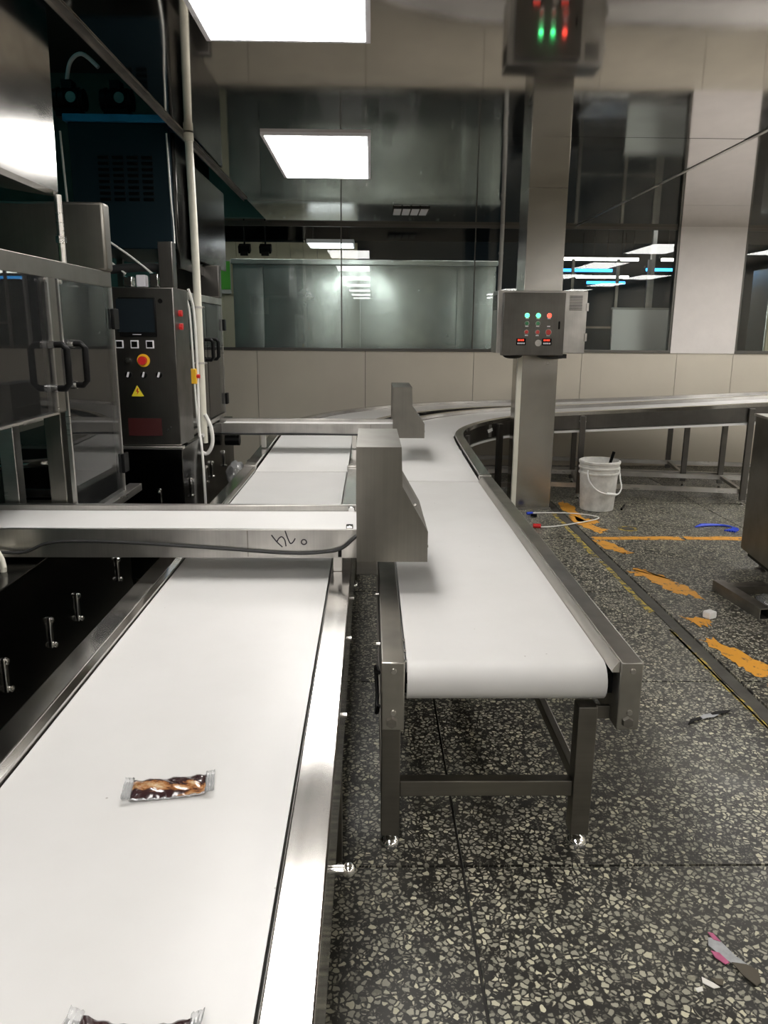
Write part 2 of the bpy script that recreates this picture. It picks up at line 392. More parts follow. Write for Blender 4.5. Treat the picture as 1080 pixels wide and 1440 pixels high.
# ---- back wall: beige panels below the sill, bay wall, white column
ZS = 1.265
wb = MB().box(-4.6, X1, YB+0.02, YB+0.1, 0, ZS).build('wall_back', 'seam', base=(0, YB, 0)); tag(wb, 'beige panelled lower back wall under the long windows', 'wall', kind='structure')
px = [-4.6, -3.65, -2.45, -1.25, -0.06, 1.14, 2.34, 3.40, 4.03, 5.23, X1]
for a, b in zip(px, px[1:]):
    o = MB().box(-(b-a)/2+.0025, (b-a)/2-.0025, 0.0, 0.02, 0, ZS).build('wall_panel', 'wall', base=(0, 0, 0)); o.parent = wb; o.location = ((a+b)/2, 0, 0)
tag(MB().box(-4.6, -1.80, YB, YB+.1, ZS, 4.1).build('wall_bay', 'teal'), 'dark teal wall at the end of the machine bay', 'wall', kind='structure')
tag(MB().box(-1.80, XE, YB, YB+.1, ZC+.05, 4.1).build('wall_bay_upper', 'teal'), 'dark teal wall above the window in the machine bay', 'wall', kind='structure')
tag(MB().box(3.315, 4.03, YB-0.015, YB+.1, ZS, ZC+0.02).build('wall_column', 'column'), 'white painted wall column between two windows', 'column', kind='structure')
# ---- windows
def window(n, xa, xb, muls, label):
    wr = thing('window_%d' % n, (xa, YB, ZS), label, 'window', kind='structure')
    MB().box(xa, xb, YB-0.02, YB+0.08, ZS, ZS+0.03, .003).build('window_sill', 'frame', wr)
    MB().box(xa, xb, YB+0.02, YB+0.06, ZC-0.03, ZC+0.02).build('window_head', 'frame', wr)
    for x in (xa, xb-0.025): MB().box(x, x+0.025, YB-.005, YB+0.07, ZS+0.03, ZC).build('window_jamb', 'frame', wr)
    for x in muls: MB().box(x-0.006, x+0.006, YB+0.028, YB+0.052, ZS+0.03, ZC-.03).build('mullion', 'frame', wr)
    ed = [xa+0.025]+muls+[xb-0.025]
    for a, b in zip(ed, ed[1:]): MB().box(a+.006, b-.006, YB+0.037, YB+0.043, ZS+0.03, ZC-.03).build('pane', 'glass', wr)
window(1, -1.80, 3.315, [-0.32, 1.12], 'long glazed window above the beige wall panels')
window(2, 4.03, X1, [4.9], 'glazed window beyond the white column')

# ---- steel clad pillar
pl = thing('pillar', (1.39, 6.62, 0), 'steel clad square pillar inside the conveyor bend', 'pillar', kind='structure')
MB().box(1.225, 1.555, 6.425, 6.79, 0, 0.012, .002).build('base_plate', 'steel_dull', pl)
MB().box(1.235, 1.545, 6.43, 6.78, 0.012, ZC, .004).build('cladding', 'steel_pillar', pl)

# ---- hall behind the glass
HY, HZ = 17.0, 3.3
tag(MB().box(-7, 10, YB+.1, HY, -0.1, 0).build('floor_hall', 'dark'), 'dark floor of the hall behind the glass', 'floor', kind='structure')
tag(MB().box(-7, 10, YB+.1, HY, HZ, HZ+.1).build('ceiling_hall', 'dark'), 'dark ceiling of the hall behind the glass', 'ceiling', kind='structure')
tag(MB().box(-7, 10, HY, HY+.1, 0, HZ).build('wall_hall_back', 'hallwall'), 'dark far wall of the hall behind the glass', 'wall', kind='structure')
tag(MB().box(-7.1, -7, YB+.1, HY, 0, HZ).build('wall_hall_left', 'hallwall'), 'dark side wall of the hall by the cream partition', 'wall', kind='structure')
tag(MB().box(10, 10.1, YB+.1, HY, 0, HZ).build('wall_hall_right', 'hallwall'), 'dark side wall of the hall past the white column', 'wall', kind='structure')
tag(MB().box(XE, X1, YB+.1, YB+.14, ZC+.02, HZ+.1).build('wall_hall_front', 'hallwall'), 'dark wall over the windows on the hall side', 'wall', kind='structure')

# ================================================================== LIGHT PANELS
def light_panel(x0, y0, label, group):
    t = thing('ceiling_light', (x0+.315, y0+.645, ZC-0.018), label, 'light', group)
    x1, y1 = x0+.63, y0+1.29; z0, z1 = ZC-0.018, ZC
    f = MB()
    f.box(x0, x0+.02, y0, y1, z0, z1).box(x1-.02, x1, y0, y1, z0, z1).box(x0+.02, x1-.02, y0, y0+.02, z0, z1).box(x0+.02, x1-.02, y1-.02, y1, z0, z1)
    f.build('frame', 'lightframe', t)
    MB().box(x0+.02, x1-.02, y0+.02, y1-.02, z0-.001, z0+.006).build('diffuser', 'diffuser', t)
PY = [4.765-2.75*k for k in range(7)]
for k, y in enumerate(PY):
    g = 'panel lights in a row over the conveyors'
    l = ['square edged white panel light on the steel ceiling, one nearer the back window', 'square edged white panel light on the steel ceiling above the crossing conveyor hood'][k] if k < 2 else 'white panel light on the ceiling behind the viewer'
    light_panel(-0.635, y, l, g)
for k in range(7): light_panel(3.56, 5.95-2.75*k, 'white panel light on the ceiling over the aisle beyond the drain channel', 'panel lights over the aisle')

for k in range(5): light_panel(5.3, 5.95-2.75*k, 'added unseen panel light brightening the right side of the room', 'added fill lights along the side wall')  # extra out-of-view row, added to brighten the right wall, column and floor
# slotted shape imitating a reflection in the ceiling near the back wall
v = thing('ceiling_reflection', (0.37, 7.7, ZC-0.012), 'small pale slotted shape imitating a reflection in the steel ceiling near the windows', 'reflection')
MB().box(.20, .54, 7.5, 7.9, ZC-.012, ZC-.002).build('reflection_frame', 'seam', v)
for k in range(4): MB().box(.21+k*.083, .277+k*.083, 7.52, 7.88, ZC-.018, ZC-.010).build('reflection_slot', 'lightframe', v)

# ================================================================== CONVEYORS
def loop(ya, yb, zt, r, off=0.0, n=10):
    """side outline (y,z) of a belt running over two rollers"""
    rr = r-off; zc = zt-r; q = .014; qq = q-min(off, .006); p = []
    for k in range(n+1):
        a = math.pi/2+math.pi*k/n; p.append((ya+r+rr*math.cos(a), zc+rr*math.sin(a)))
    for k in range(n+1):
        a = -math.pi/2+math.pi*k/n; p.append((yb-q+qq*math.cos(a), zt-q+qq*math.sin(a)))
    return p
def bolt_y(mb, x, y, z, r): mb.cyl((x, y+.003, z), (x, y-.006, z), r*1.0, r*.8, 12); return mb
def leg_set(parent, x0, x1, y, ztop, s=0.05, bar_z=0.19, ztop2=None):
    for x, ztop in ((x0, ztop), (x1, ztop2 or ztop)):
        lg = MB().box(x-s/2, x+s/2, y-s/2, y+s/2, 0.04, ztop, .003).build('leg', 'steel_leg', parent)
        MB().lathe((x, y, 0), [(.030, 0), (.030, .006), (.026, .014), (.014, .024), (.009, .026), (.009, .042)], 20).build('levelling_foot', 'chrome', lg)
    MB().box(x0+s/2, x1-s/2, y-.018, y+.018, bar_z-.025, bar_z+.025, .003).build('cross_bar', 'steel_leg', parent)

# right hand straight conveyor -------------------------------------------------
JY = 4.70
rc = thing('belt_conveyor', (0.39, 3.35, 0), 'straight white belt conveyor ending in a round belt nose beside the drain channel', 'conveyor')
ZR, ZBR = 0.61, 0.581
YR0 = 1.985
MB().ring_prism(loop(YR0, JY, ZBR, .058), loop(YR0, JY, ZBR, .058, .005), 'x', 0.106, 0.672).build('belt', 'belt', rc)
for x0, x1 in ((0.032, 0.097), (0.695, 0.758)):
    rl = MB().box(x0, x1, YR0-.03, JY-.005, 0.405, ZR, .004).build('side_rail', 'steel_side', rc)
    xc = (x0+x1)/2+.002
    for z in (ZR-.025, ZR-.15): bolt_y(MB(), xc, YR0-.03, z, .009).build('bolt', 'steel', rl)
    MB().cyl((xc-.004, YR0-.03, ZR-.178), (xc-.004, YR0-.042, ZR-.178), .017, .015, 6).build('hex_bolt', 'steel_dull', rl)
MB().prism([(.6945, ZR-.002), (.690, ZR-.002), (.6745, ZBR+.003), (.6745, ZBR-.004), (.6945, ZBR-.004)], 'y', YR0-.02, JY-.006).build('guide_lip', 'steel_lip', rc)
for y in (YR0+.058,): MB().cyl((0.097, y, ZBR-.058), (0.695, y, ZBR-.058), .016).build('roller_shaft', 'black', rc)
MB().box(0.675, 0.695, YR0+.03, YR0+.10, .49, .55).build('bearing_block', 'black', rc)
MB().box(0.097, 0.105, YR0+.03, YR0+.10, .49, .55).build('bearing_block', 'black', rc)
for y in (2.02, 2.09, 2.17): MB().cyl((.097, y, .585), (.106, y, .585), .005).build('screw', 'chrome', rc)
for y in (2.0, 4.45):
    leg_set(rc, 0.062, 0.625, y+.02, 0.40, .055, ztop2=.455)
MB().box(.612, .638, 2.03, 4.42, .165, .205, .003).build('long_bar', 'steel_leg', rc)
MB().box(.033, .059, 2.03, 4.42, .165, .205, .003).build('long_bar', 'steel_leg', rc)
for y in (2.02, 4.47): MB().box(.653, .694, y-.008, y+.008, .41, .45, .002).build('leg_bracket', 'steel_leg', rc)
for y in (2.2, 2.66, 3.3, 3.9): MB().cyl((.020, y, .56), (.032, y, .56), .006, n=8).build('screw', 'steel', rc)
MB().tube([(.026, 2.0, .56), (.018, 2.1, .53), (.022, 2.05, .47), (.02, 1.995, .44), (.026, 1.98, .47)], .006, 6, 6).build('cable', 'black', rc)

# left hand straight conveyor -----------------------------------------------
lc = thing('belt_conveyor', (-0.43, 2.0, 0), 'straight white belt conveyor carrying food sachets beside the packing machines', 'conveyor')
ZL, ZBL = 0.665, 0.6375; YL0 = -0.7
MB().ring_prism(loop(YL0, JY, ZBL, .055), loop(YL0, JY, ZBL, .055, .005), 'x', -0.708, -0.147).build('belt', 'belt', lc)
for x0, x1 in ((-0.787, -0.722), (-0.138, -0.066)):
    MB().box(x0, x1, YL0-.03, JY-.005, 0.46, ZL, .004).build('side_rail', 'steel_rail', lc)
MB().prism([(-.722, ZL-.003), (-.712, ZL-.016), (-.712, ZL-.05), (-.722, ZL-.05)], 'y', YL0, JY-.01).build('guide_lip', 'steel_rail', lc)
for y in (1.68, 2.15, 2.5, 3.3, 4.0): MB().cyl((-.066, y, .60), (-.054, y, .60), .006, n=10).build('screw', 'steel', lc)
kn = MB().cyl((-.066, 1.17, .575), (-.040, 1.17, .575), .009).ball((-.036, 1.17, .575), .013).build('adjusting_knob', 'chrome', lc)
for y in (-0.4, 1.9, 4.4): leg_set(lc, -0.755, -0.10, y, 0.47, .05)
for y in (YL0+.055,): MB().cyl((-.722, y, ZBL-.055), (-.138, y, ZBL-.055), .016).build('roller_shaft', 'black', lc)

# curved lanes -----------------------------------------------------------------
CX, CY, AEND = 1.5, 6.2, math.radians(100)
def curve_path(xc, elev, zbase, xend):
    R = CX-xc; P = []
    n = 10
    J1 = JY+.004
    for k in range(n): P.append((xc, J1+(CY-J1)*k/n, (1, 0), k/n))
    n = 26
    for k in range(n+1):
        a = AEND*k/n; P.append((CX-R*math.cos(a), CY+R*math.sin(a), (math.cos(a), -math.sin(a)), 1+k/n))
    ex, ey = P[-1][0], P[-1][1]; dx, dy = math.sin(AEND), math.cos(AEND); L = (xend-ex)/dx
    n = 14
    for k in range(1, n+1):
        q = L*k/n; P.append((ex+dx*q, ey+dy*q, (math.cos(AEND), -math.sin(AEND)), 2+q/1.6))
    pts = crom([Vector((i, e, 0)) for i, e in enumerate(elev)], 12)
    def ev(t):
        for a, b in zip(pts, pts[1:]):
            if a.x <= t <= b.x: return a.y+(b.y-a.y)*(t-a.x)/(b.x-a.x)
        return pts[-1].y
    return [((x, y, zbase+ev(t)), r) for x, y, r, t in P]
def rect(u0, u1, v0, v1): return [(u0, v0), (u1, v0), (u1, v1), (u0, v1)]
def flat(path, z): return [((p[0], p[1], z), r) for p, r in path]
def lane(path, label, hb, hw, legs, drop):
    t = thing('curved_conveyor', (path[18][0][0], path[18][0][1], 0), label, 'conveyor')
    MB().sweep(path, rect(-hb, hb, -drop-.006, -drop)).build('belt', 'belt', t)
    MB().sweep(path, rect(-hb, hb, -.185, -.170)).build('return_belt', 'belt', t)
    for sgn in (-1, 1):
        u0, u1 = sorted((sgn*hw, sgn*(hw-.066)))
        MB().sweep(path, rect(u0, u1, -.03, 0)).build('side_rail', 'steel_rail', t)
        u0, u1 = sorted((sgn*hw, sgn*(hw-.006)))
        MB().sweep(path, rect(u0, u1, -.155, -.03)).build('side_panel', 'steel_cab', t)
        MB().sweep(path, rect(*sorted((sgn*(hw-.005), sgn*(hw-.03))), -.185, -.165)).build('wear_strip', 'white', t)
        MB().sweep(flat(path[legs[0]:legs[-1]+1], .12), rect(*sorted((sgn*(hw-.01), sgn*(hw-.045))), -.02, .02)).build('floor_bar', 'steel', t)
    for i in legs:
        p, r = path[i]; rz = math.atan2(r[1], r[0])
        for sgn in (-1, 1):
            c = (p[0]+r[0]*sgn*(hw+.022), p[1]+r[1]*sgn*(hw+.022))
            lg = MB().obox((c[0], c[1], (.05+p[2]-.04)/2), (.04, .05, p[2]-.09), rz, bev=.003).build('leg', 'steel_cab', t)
            MB().lathe((c[0], c[1], 0), [(.028, 0), (.028, .006), (.012, .018), (.008, .02), (.008, .06)], 14).build('levelling_foot', 'chrome', lg)
    for i in legs[1:]:
        p, r = path[i]; rz = math.atan2(r[1], r[0])
        MB().obox((p[0], p[1], .12), (2*hw-.02, .03, .03), rz).build('cross_bar', 'steel_x', t)
    for i in (24, 30, 37, 43):
        if i < len(path):
            p, r = path[i]; rz = math.atan2(r[1], r[0])
            MB().obox((p[0]+r[0]*(hw+.003), p[1]+r[1]*(hw+.003), p[2]-.09), (.006, .03, .11), rz).build('splice_plate', 'steel', t)
            MB().obox((p[0]+r[0]*(hw+.003), p[1]+r[1]*(hw+.003)-.002, p[2]-.085), (.005, .055, .028), rz+.02, rx=.3).build('sticker', 'white', t)
    for sgn in (-1, 1):
        p, r = path[0]
        MB().obox((p[0]+sgn*(hw-.04), p[1]+.022, p[2]-.006), (.075, .044, .03), 0, bev=.003).build('joint_clip', 'steel', t)
    return t
pR = curve_path(0.395, [0, .05, .165, .28, .40, .52], ZR, 5.6)
pL = curve_path(-0.427, [0, .035, .10, .19, .30, .42], ZL, 5.6)
lane(pR, 'inner curved conveyor lane with white belt bending around the steel pillar', .285, .363, [3, 15, 26, 37, 42, 47], ZR-ZBR)
lane(pL, 'outer curved conveyor lane with white belt bending close to the back wall', .285, .361, [3, 14, 25, 36, 41, 46], ZL-ZBL)

# crossing conveyors -----------------------------------------------------------
def cross_conveyor(y0, y1, xa, xb, z0, z1, hood, label, near):
    t = thing('crossing_conveyor', ((xa+xb)/2, (y0+y1)/2, z0), label, 'conveyor')
    MB().ring_prism([(y, z) for y, z in loop(xa, xb, z1-.008, .035)], loop(xa, xb, z1-.008, .035, .004), 'y', y0+.022, y1-.03).build('belt', 'belt', t)
    fr = MB().box(xa, xb, y0, y0+.016, z0, z1, .002).box(xa, xb, y0, y0+.03, z0, z0+.006).build('front_rail', 'steel_x', t)
    MB().box(xa, xb, y1-.026, y1, z0, z1+.014, .003).build('rear_rail', 'steel_x', t)
    jx = xb-(.42 if near else .2)
    MB().box(jx, jx+.004, y0-.002, y0+.001, z0+.004, z1-.004).build('rail_joint', 'steel_dull', fr)
    # discharge hood
    h = MB(); (hx0, hxm, hx1, hz0, hz1, hzm, hzl, hy0, hy1) = hood
    pol = [(hx0, hz0), (hx0, hz1), (hxm, hz1), (hxm+.004, hzm), (hx1, hzl), (hx1, hz0)]
    for yy in (hy0, hy1): h.poly([(x, yy, z) for x, z in pol])
    for a, b in zip(pol[1:], pol[2:]): h.poly([(a[0], hy0, a[1]), (b[0], hy0, b[1]), (b[0], hy1, b[1]), (a[0], hy1, a[1])])
    zt = z1+.09
    h.poly([(hx0, hy0, zt), (hx0, hy0, hz1), (hx0, hy1, hz1), (hx0, hy1, zt)])
    bmesh.ops.remove_doubles(h.bm, verts=h.bm.verts, dist=1e-5)
    ho = h.build('discharge_hood', 'steel_hood', t, sharp=1)
    ho.data.shade_flat()
    md = ho.modifiers.new('thick', 'SOLIDIFY'); md.thickness = .004; md.offset = 0
    xm = (hxm+hx1)/2+.002; zm = (hzm+hzl)/2
    MB().cyl((xm-.006, hy0+.05, zm), (xm+.008, hy0+.05, zm+.005), .005, n=8).build('screw', 'steel_dull', ho)
    MB().cyl((hx1-.002, hy0+.06, hz0+.04), (hx1+.008, hy0+.06, hz0+.04), .005, n=8).build('screw', 'steel_dull', ho)
    return t
c1 = cross_conveyor(2.60, 2.945, -1.62, -0.01, .715, .817, (-.047, .105, .2, .706, 1.11, .975, .815, 2.585, 3.085), 'crossing conveyor on the first machine with large steel hood and handwritten marker marks', True)
# black cable, marker scribble, brackets, pulley wheel
cab = [(-1.40, 2.56, .76), (-1.22, 2.585, .735), (-1.12, 2.592, .768), (-1.0, 2.593, .775), (-.8, 2.593, .768), (-.5, 2.593, .748), (-.28, 2.593, .733), (-.16, 2.593, .738), (-.10, 2.59, .752), (-.055, 2.59, .79), (-.03, 2.62, .80)]
MB().tube(cab, .0055, 8, 5).build('black_cable', 'black_rubber', c1)
cl = MB().box(-.112, -.10, 2.586, 2.602, .722, .75).build('cable_clip', 'black', c1)
ink = MB()
def stroke(pts, r=.0022): ink.tube([(x, 2.5985, z) for x, z in pts], r, 5, 5)
def mk(u, v): return ((370+u/13.5-521)*2.735/1081, .817-(740+v/13.5-746)*.00273)
stroke([mk(200, 175), mk(300, 300), mk(400, 390)]); stroke([mk(300, 300), mk(330, 245), mk(390, 205), mk(445, 260), mk(468, 375)])
stroke([mk(455, 100), mk(500, 230), mk(550, 325), mk(600, 300), mk(640, 235)])
lab(ink.build('marker_writing', 'ink', c1), 'handwritten black marker strokes')
ring = MB().tube([(-.2315+.009*math.cos(a*.5236), 2.5985, .773+.009*math.sin(a*.5236)) for a in range(13)], .0022, 5).build('marker_ring', 'ink', c1)
for x0, x1 in ((-.13, -.098),): MB().box(x0, x1, 2.60, 2.64, ZL, .716, .002).build('support_bracket', 'steel', c1)
for x0, x1 in ((-.13, -.098), (-.765, -.735)): MB().box(x0, x1, 2.90, 2.94, ZL, .716, .002).build('support_bracket', 'steel', c1)
for y in (2.63, 2.92): MB().box(-.085, -.06, y-.012, y+.012, .80, .828, .003).build('belt_adjuster', 'chrome', c1)
MB().box(-.05, .028, 2.70, 2.78, .62, .705, .003).build('drop_bracket', 'steel_dull', c1)
wheel = MB()
wheel.tube([(-1.325+.10*math.cos(a*.2618), 2.48, .715+.10*math.sin(a*.2618)) for a in range(25)], .010, 8)
wheel.tube([(-1.325+.07*math.cos(a*.2618), 2.48, .715+.07*math.sin(a*.2618)) for a in range(25)], .006, 8)
for a in range(6): wheel.cyl((-1.325, 2.48, .715), (-1.325+.10*math.cos(a*1.0472), 2.48, .715+.10*math.sin(a*1.0472)), .007, n=6)
wheel.cyl((-1.325, 2.46, .715), (-1.325, 2.60, .715), .03)
lab(wheel.build('hand_wheel', 'pvc', c1), 'cream spoked hand wheel')
c2 = cross_conveyor(5.35, 5.56, -1.30, 0.20, .775, .857, (.155, .285, .375, .762, 1.112, .975, .86, 5.335, 5.80), 'crossing conveyor on the second machine with smaller steel hood near the conveyor bend', False)
lab(MB().cyl((-1.02, 5.40, .735), (-.92, 5.40, .735), .04).box(-1.0, -.94, 5.37, 5.43, .70, .776).build('drive_motor', 'black', c2), 'small black drive motor')
MB().tube([(-1.2, 5.33, .80), (-.9, 5.344, .785), (-.5, 5.344, .788), (-.1, 5.344, .782), (.12, 5.344, .79), (.17, 5.36, .80)], .006, 8, 5).build('black_cable', 'black_rubber', c2)
for x0, x1 in ((-.13, -.098), (-.765, -.735)): MB().box(x0, x1, 5.37, 5.41, .685, .776, .002).build('support_bracket', 'steel', c2)

# ================================================================== PACKING MACHINES
def d_handle(mb, x, y, z, h=.14, depth=.05, r=.011):
    mb.tube([(x, y, z+h/2), (x+depth*.75, y, z+h/2), (x+depth, y, z+h/2-.016), (x+depth, y, z-h/2+.016), (x+depth*.75, y, z-h/2), (x, y, z-h/2)], r, 10)
def latch(parent, x, y, z):
    m = MB().obox((x+.005, y, z), (.008, .020, .115), bev=.003).ball((x+.012, y, z+.046), .011, (.6, 1, 1)).ball((x+.014, y+.006, z-.05), .012, (.7, 1, .9))
    m.build('latch_handle', 'chrome', parent)

# --- first machine (near, mostly its glazed guard)
m1 = thing('packing_machine', (-1.75, 2.6, 0), 'packing machine with tall steel feed hood above its smoked acrylic guard doors', 'machine')
XF = -1.15
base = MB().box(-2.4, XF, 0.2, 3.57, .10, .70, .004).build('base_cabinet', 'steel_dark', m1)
for y in (2.26, 2.61, 2.87, 3.36): latch(base, XF, y, .43)
for x in (-2.3, -1.25):
    for y in (.4, 3.42): MB().lathe((x, y, 0), [(.05, 0), (.05, .015), (.02, .03), (.02, .10)], 16).build('foot', 'black', m1)
zb, zt = .757, 1.735
MB().box(XF-.03, XF, 0.2, 3.57, zt-.065, zt, .003).build('top_rail', 'steel_hood', m1)
MB().box(XF-.03, XF+.03, 2.96, 3.72, zb-.035, zb, .003).build('guard_sill', 'steel', m1)
MB().box(XF-.10, XF-.035, 2.96, 3.08, .70, 1.20, .004).build('corner_post', 'steel_hood', m1)
MB().box(XF-.28, XF-.22, 2.96, 3.02, .70, 1.32, .004).build('inner_post', 'steel', m1)
MB().box(-2.3, XF-.03, 3.54, 3.57, zb-.035, zb).build('rear_sill', 'steel', m1)
MB().box(-2.3, XF-.03, 3.54, 3.57, zt-.06, zt).build('rear_rail', 'steel', m1)
d1 = MB().box(XF-.008, XF-.002, 1.6, 2.865, 1.19, zt-.065).build('guard_door', 'acrylic', m1); lab(d1, 'smoked acrylic door')
MB().box(XF-.010, XF+.003, 2.853, 2.867, 1.19, zt-.065).build('edge_strip', 'steel', d1)
MB().box(XF-.010, XF+.003, 1.6, 2.867, 1.186, 1.194).build('edge_strip', 'steel', d1)
d2 = MB().box(XF-.008, XF-.002, 2.96, 3.555, zb, zt-.065).build('guard_door', 'acrylic', m1); lab(d2, 'smoked acrylic door')
MB().box(XF-.010, XF+.003, 2.95, 2.964, zb, zt-.065).build('edge_strip', 'steel', d2)
MB().box(XF-.010, XF+.003, 3.545, 3.559, zb, zt-.065).build('edge_strip', 'steel', d2)
MB().box(XF-.010, XF-.001, 2.875, 2.94, 1.19, zt-.065).build('centre_post', 'steel_hood', m1)
MB().box(-2.1, XF-.03, 3.552, 3.558, zb, zt-.06).build('rear_pane', 'acrylic', m1)
for d, y in ((d1, 2.83), (d2, 3.01)):
    h = MB(); d_handle(h, XF, y, 1.36, .155, .062, .0125); h.build('door_handle', 'black', d)
    for q in (.0775, -.0775): MB().cyl((XF-.001, y, 1.36+q), (XF+.022, y, 1.36+q), .0145).build('handle_collar', 'chrome', d)
for z in (1.535, .885): MB().box(XF-.004, XF+.012, 3.535, 3.605, z-.045, z+.045, .004).build('hinge', 'black', m1)
for y in (2.84, 2.975): MB().cyl((XF, y, zt-.075), (XF+.008, y, zt-.075), .008).build('screw', 'steel', m1)
# plate behind, film unit, feed hood above
MB().box(-1.75, XF+.015, 3.48, 3.565, zt, 2.015, .012).build('back_plate', 'steel_hood', m1)
MB().cyl((-1.20, 3.16, zt), (-1.20, 3.16, 1.99), .014).build('hood_post', 'steel', m1)
MB().cyl((-1.20, 3.16, zt+.08), (-1.20, 3.16, zt+.105), .02, n=6).build('post_nut', 'chrome', m1)
hd = MB().prism([(-1.172, 3.5), (-1.20, 2.00), (-1.215, 1.985), (-2.1, 2.12), (-2.1, 3.5)], 'y', 1.2, 3.17).build('feed_hood', 'steel_rail', m1, sharp=20)
fu = MB().prism([(-1.47+.14*math.cos(a*.2618), 1.29+.14*math.sin(a*.2618)) for a in range(13)]+[(-1.61, 1.13), (-1.33, 1.13)], 'y', 2.97, 3.25).build('film_roll_cover', 'cover_grey', m1)
MB().obox((-1.387, 3.05, 1.405), (.08, .15, .004), ry=.62).build('sticker', 'sign_yellow', fu)
MB().box(-1.8, -1.3, 2.98, 3.5, .70, .72).build('bed_plate', 'steel_dull', m1)
MB().box(-2.2, -1.55, 3.30, 3.36, .72, 1.60).build('inner_frame', 'steel_cab', m1)
MB().cyl((-1.52, 3.12, .945), (-1.28, 3.12, .965), .018).build('lever', 'chrome', m1)
MB().prism([(-1.30, .97), (-1.18, .985), (-1.22, .725), (-1.265, .725)], 'y', 3.30, 3.40).build('paper_chute', 'white', m1)
MB().tube([(-1.64, 2.85, 2.03), (-1.50, 2.88, 2.03), (-1.41, 2.92, 1.93), (-1.43, 2.92, 1.82), (-1.46, 2.92, 1.76)], .012, 8, 6).build('air_hose', 'grey_pipe', m1)
MB().cyl((-1.46, 2.92, zt), (-1.46, 2.92, zt+.11), .05, .035).build('hose_fitting', 'steel_dull', m1)
lab(MB().cyl((-1.46, 2.92, zt+.04), (-1.46, 2.92, zt+.08), .052).build('fitting_band', 'green', m1), 'green band')

# --- second machine (control cabinet faces the viewer)
m2 = thing('packing_machine', (-1.55, 5.0, 0), 'packing machine with control cabinet, touch screen and red emergency stop', 'machine')
XC, YC = -1.035, 4.20
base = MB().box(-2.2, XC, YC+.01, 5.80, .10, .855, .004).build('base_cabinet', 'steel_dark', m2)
MB().box(-2.2, XC+.012, YC-.02, YC+.03, .852, .868, .002).build('base_lip', 'steel', m2)
for y in (4.36, 4.77, 4.95, 5.38): latch(base, XC, y, .605)
fl_ = MB().obox((-1.17, YC+.004, .57), (.02, .012, .12), bev=.003).ball((-1.17, YC-.004, .615), .011).ball((-1.17, YC-.004, .525), .012).build('latch_handle', 'chrome', base)
for x in (-2.1, -1.13):
    for y in (4.3, 5.7): MB().lathe((x, y, 0), [(.05, 0), (.05, .015), (.02, .03), (.02, .10)], 16).build('foot', 'black', m2)
cb = MB().box(-1.75, XC, YC, 4.52, .87, 1.705, .006).build('control_cabinet', 'steel_cab', m2)
sb_ = MB().box(-1.325, -1.130, YC-.012, YC, 1.452, 1.652, .004).build('touch_screen', 'black', cb)
MB().box(-1.335, -1.140, YC-.0135, YC-.011, 1.475, 1.644).build('display', 'screen', sb_)
MB().obox((-1.235, YC-.0125, 1.463), (.045, .002, .003)).build('screen_logo', 'lightframe', sb_)
for x in (-1.333, -1.253, -1.172):
    f = MB().box(x-.021, x+.021, YC-.008, YC, 1.391, 1.433, .002).build('meter_frame', 'lightframe', cb)
    MB().box(x-.015, x+.015, YC-.0095, YC-.007, 1.397, 1.427).build('meter_window', 'black', f)
es = MB().cyl((-1.212, YC, 1.328), (-1.212, YC-.006, 1.328), .034, n=28).build('emergency_stop', 'yellow', cb)
MB().cyl((-1.212, YC-.006, 1.328), (-1.212, YC-.035, 1.328), .022, n=24).build('stop_button', 'red', es)
MB().cyl((-1.295, YC, 1.328), (-1.295, YC-.012, 1.328), .014, n=20).build('key_switch', 'chrome', cb)
for x in (-1.295, -1.213, -1.132):
    k = MB().cyl((x, YC, 1.252), (x, YC-.012, 1.252), .017, n=20).build('selector_switch', 'black', cb)
    MB().obox((x, YC-.017, 1.254), (.008, .012, .028), ry=.3).build('switch_lever', 'lightframe', k)
MB().cyl((-1.105, YC, 1.635), (-1.105, YC-.006, 1.635), .012, n=18).build('lock', 'black', cb)
tri = MB().prism([(-1.288, 1.138), (-1.222, 1.138), (-1.255, 1.196)], 'y', YC-.003, YC).build('warning_sign', 'sign_yellow', cb)
lab(tri, 'yellow triangle with a lightning bolt')
MB().prism([(-1.253, 1.181), (-1.262, 1.163), (-1.254, 1.163), (-1.258, 1.147), (-1.245, 1.166), (-1.253, 1.166), (-1.248, 1.181)], 'y', YC-.0045, YC-.003).build('lightning_bolt', 'red', tri)
pq = MB().box(-1.315, -1.135, YC-.003, YC, .925, 1.02).build('name_plate', 'plaque', cb); lab(pq, 'dark red plate')
for x in (-1.107, -1.10, -1.085): MB().cyl((x, YC, .955+(x+1.107)*.8), (x, YC-.005, .955+(x+1.107)*.8), .005, n=8).build('screw', 'chrome', cb)
for z in (1.575, 1.505): MB().cyl((XC, 4.30, z), (XC+.018, 4.30, z), .017, n=16).build('side_button', 'red', cb)
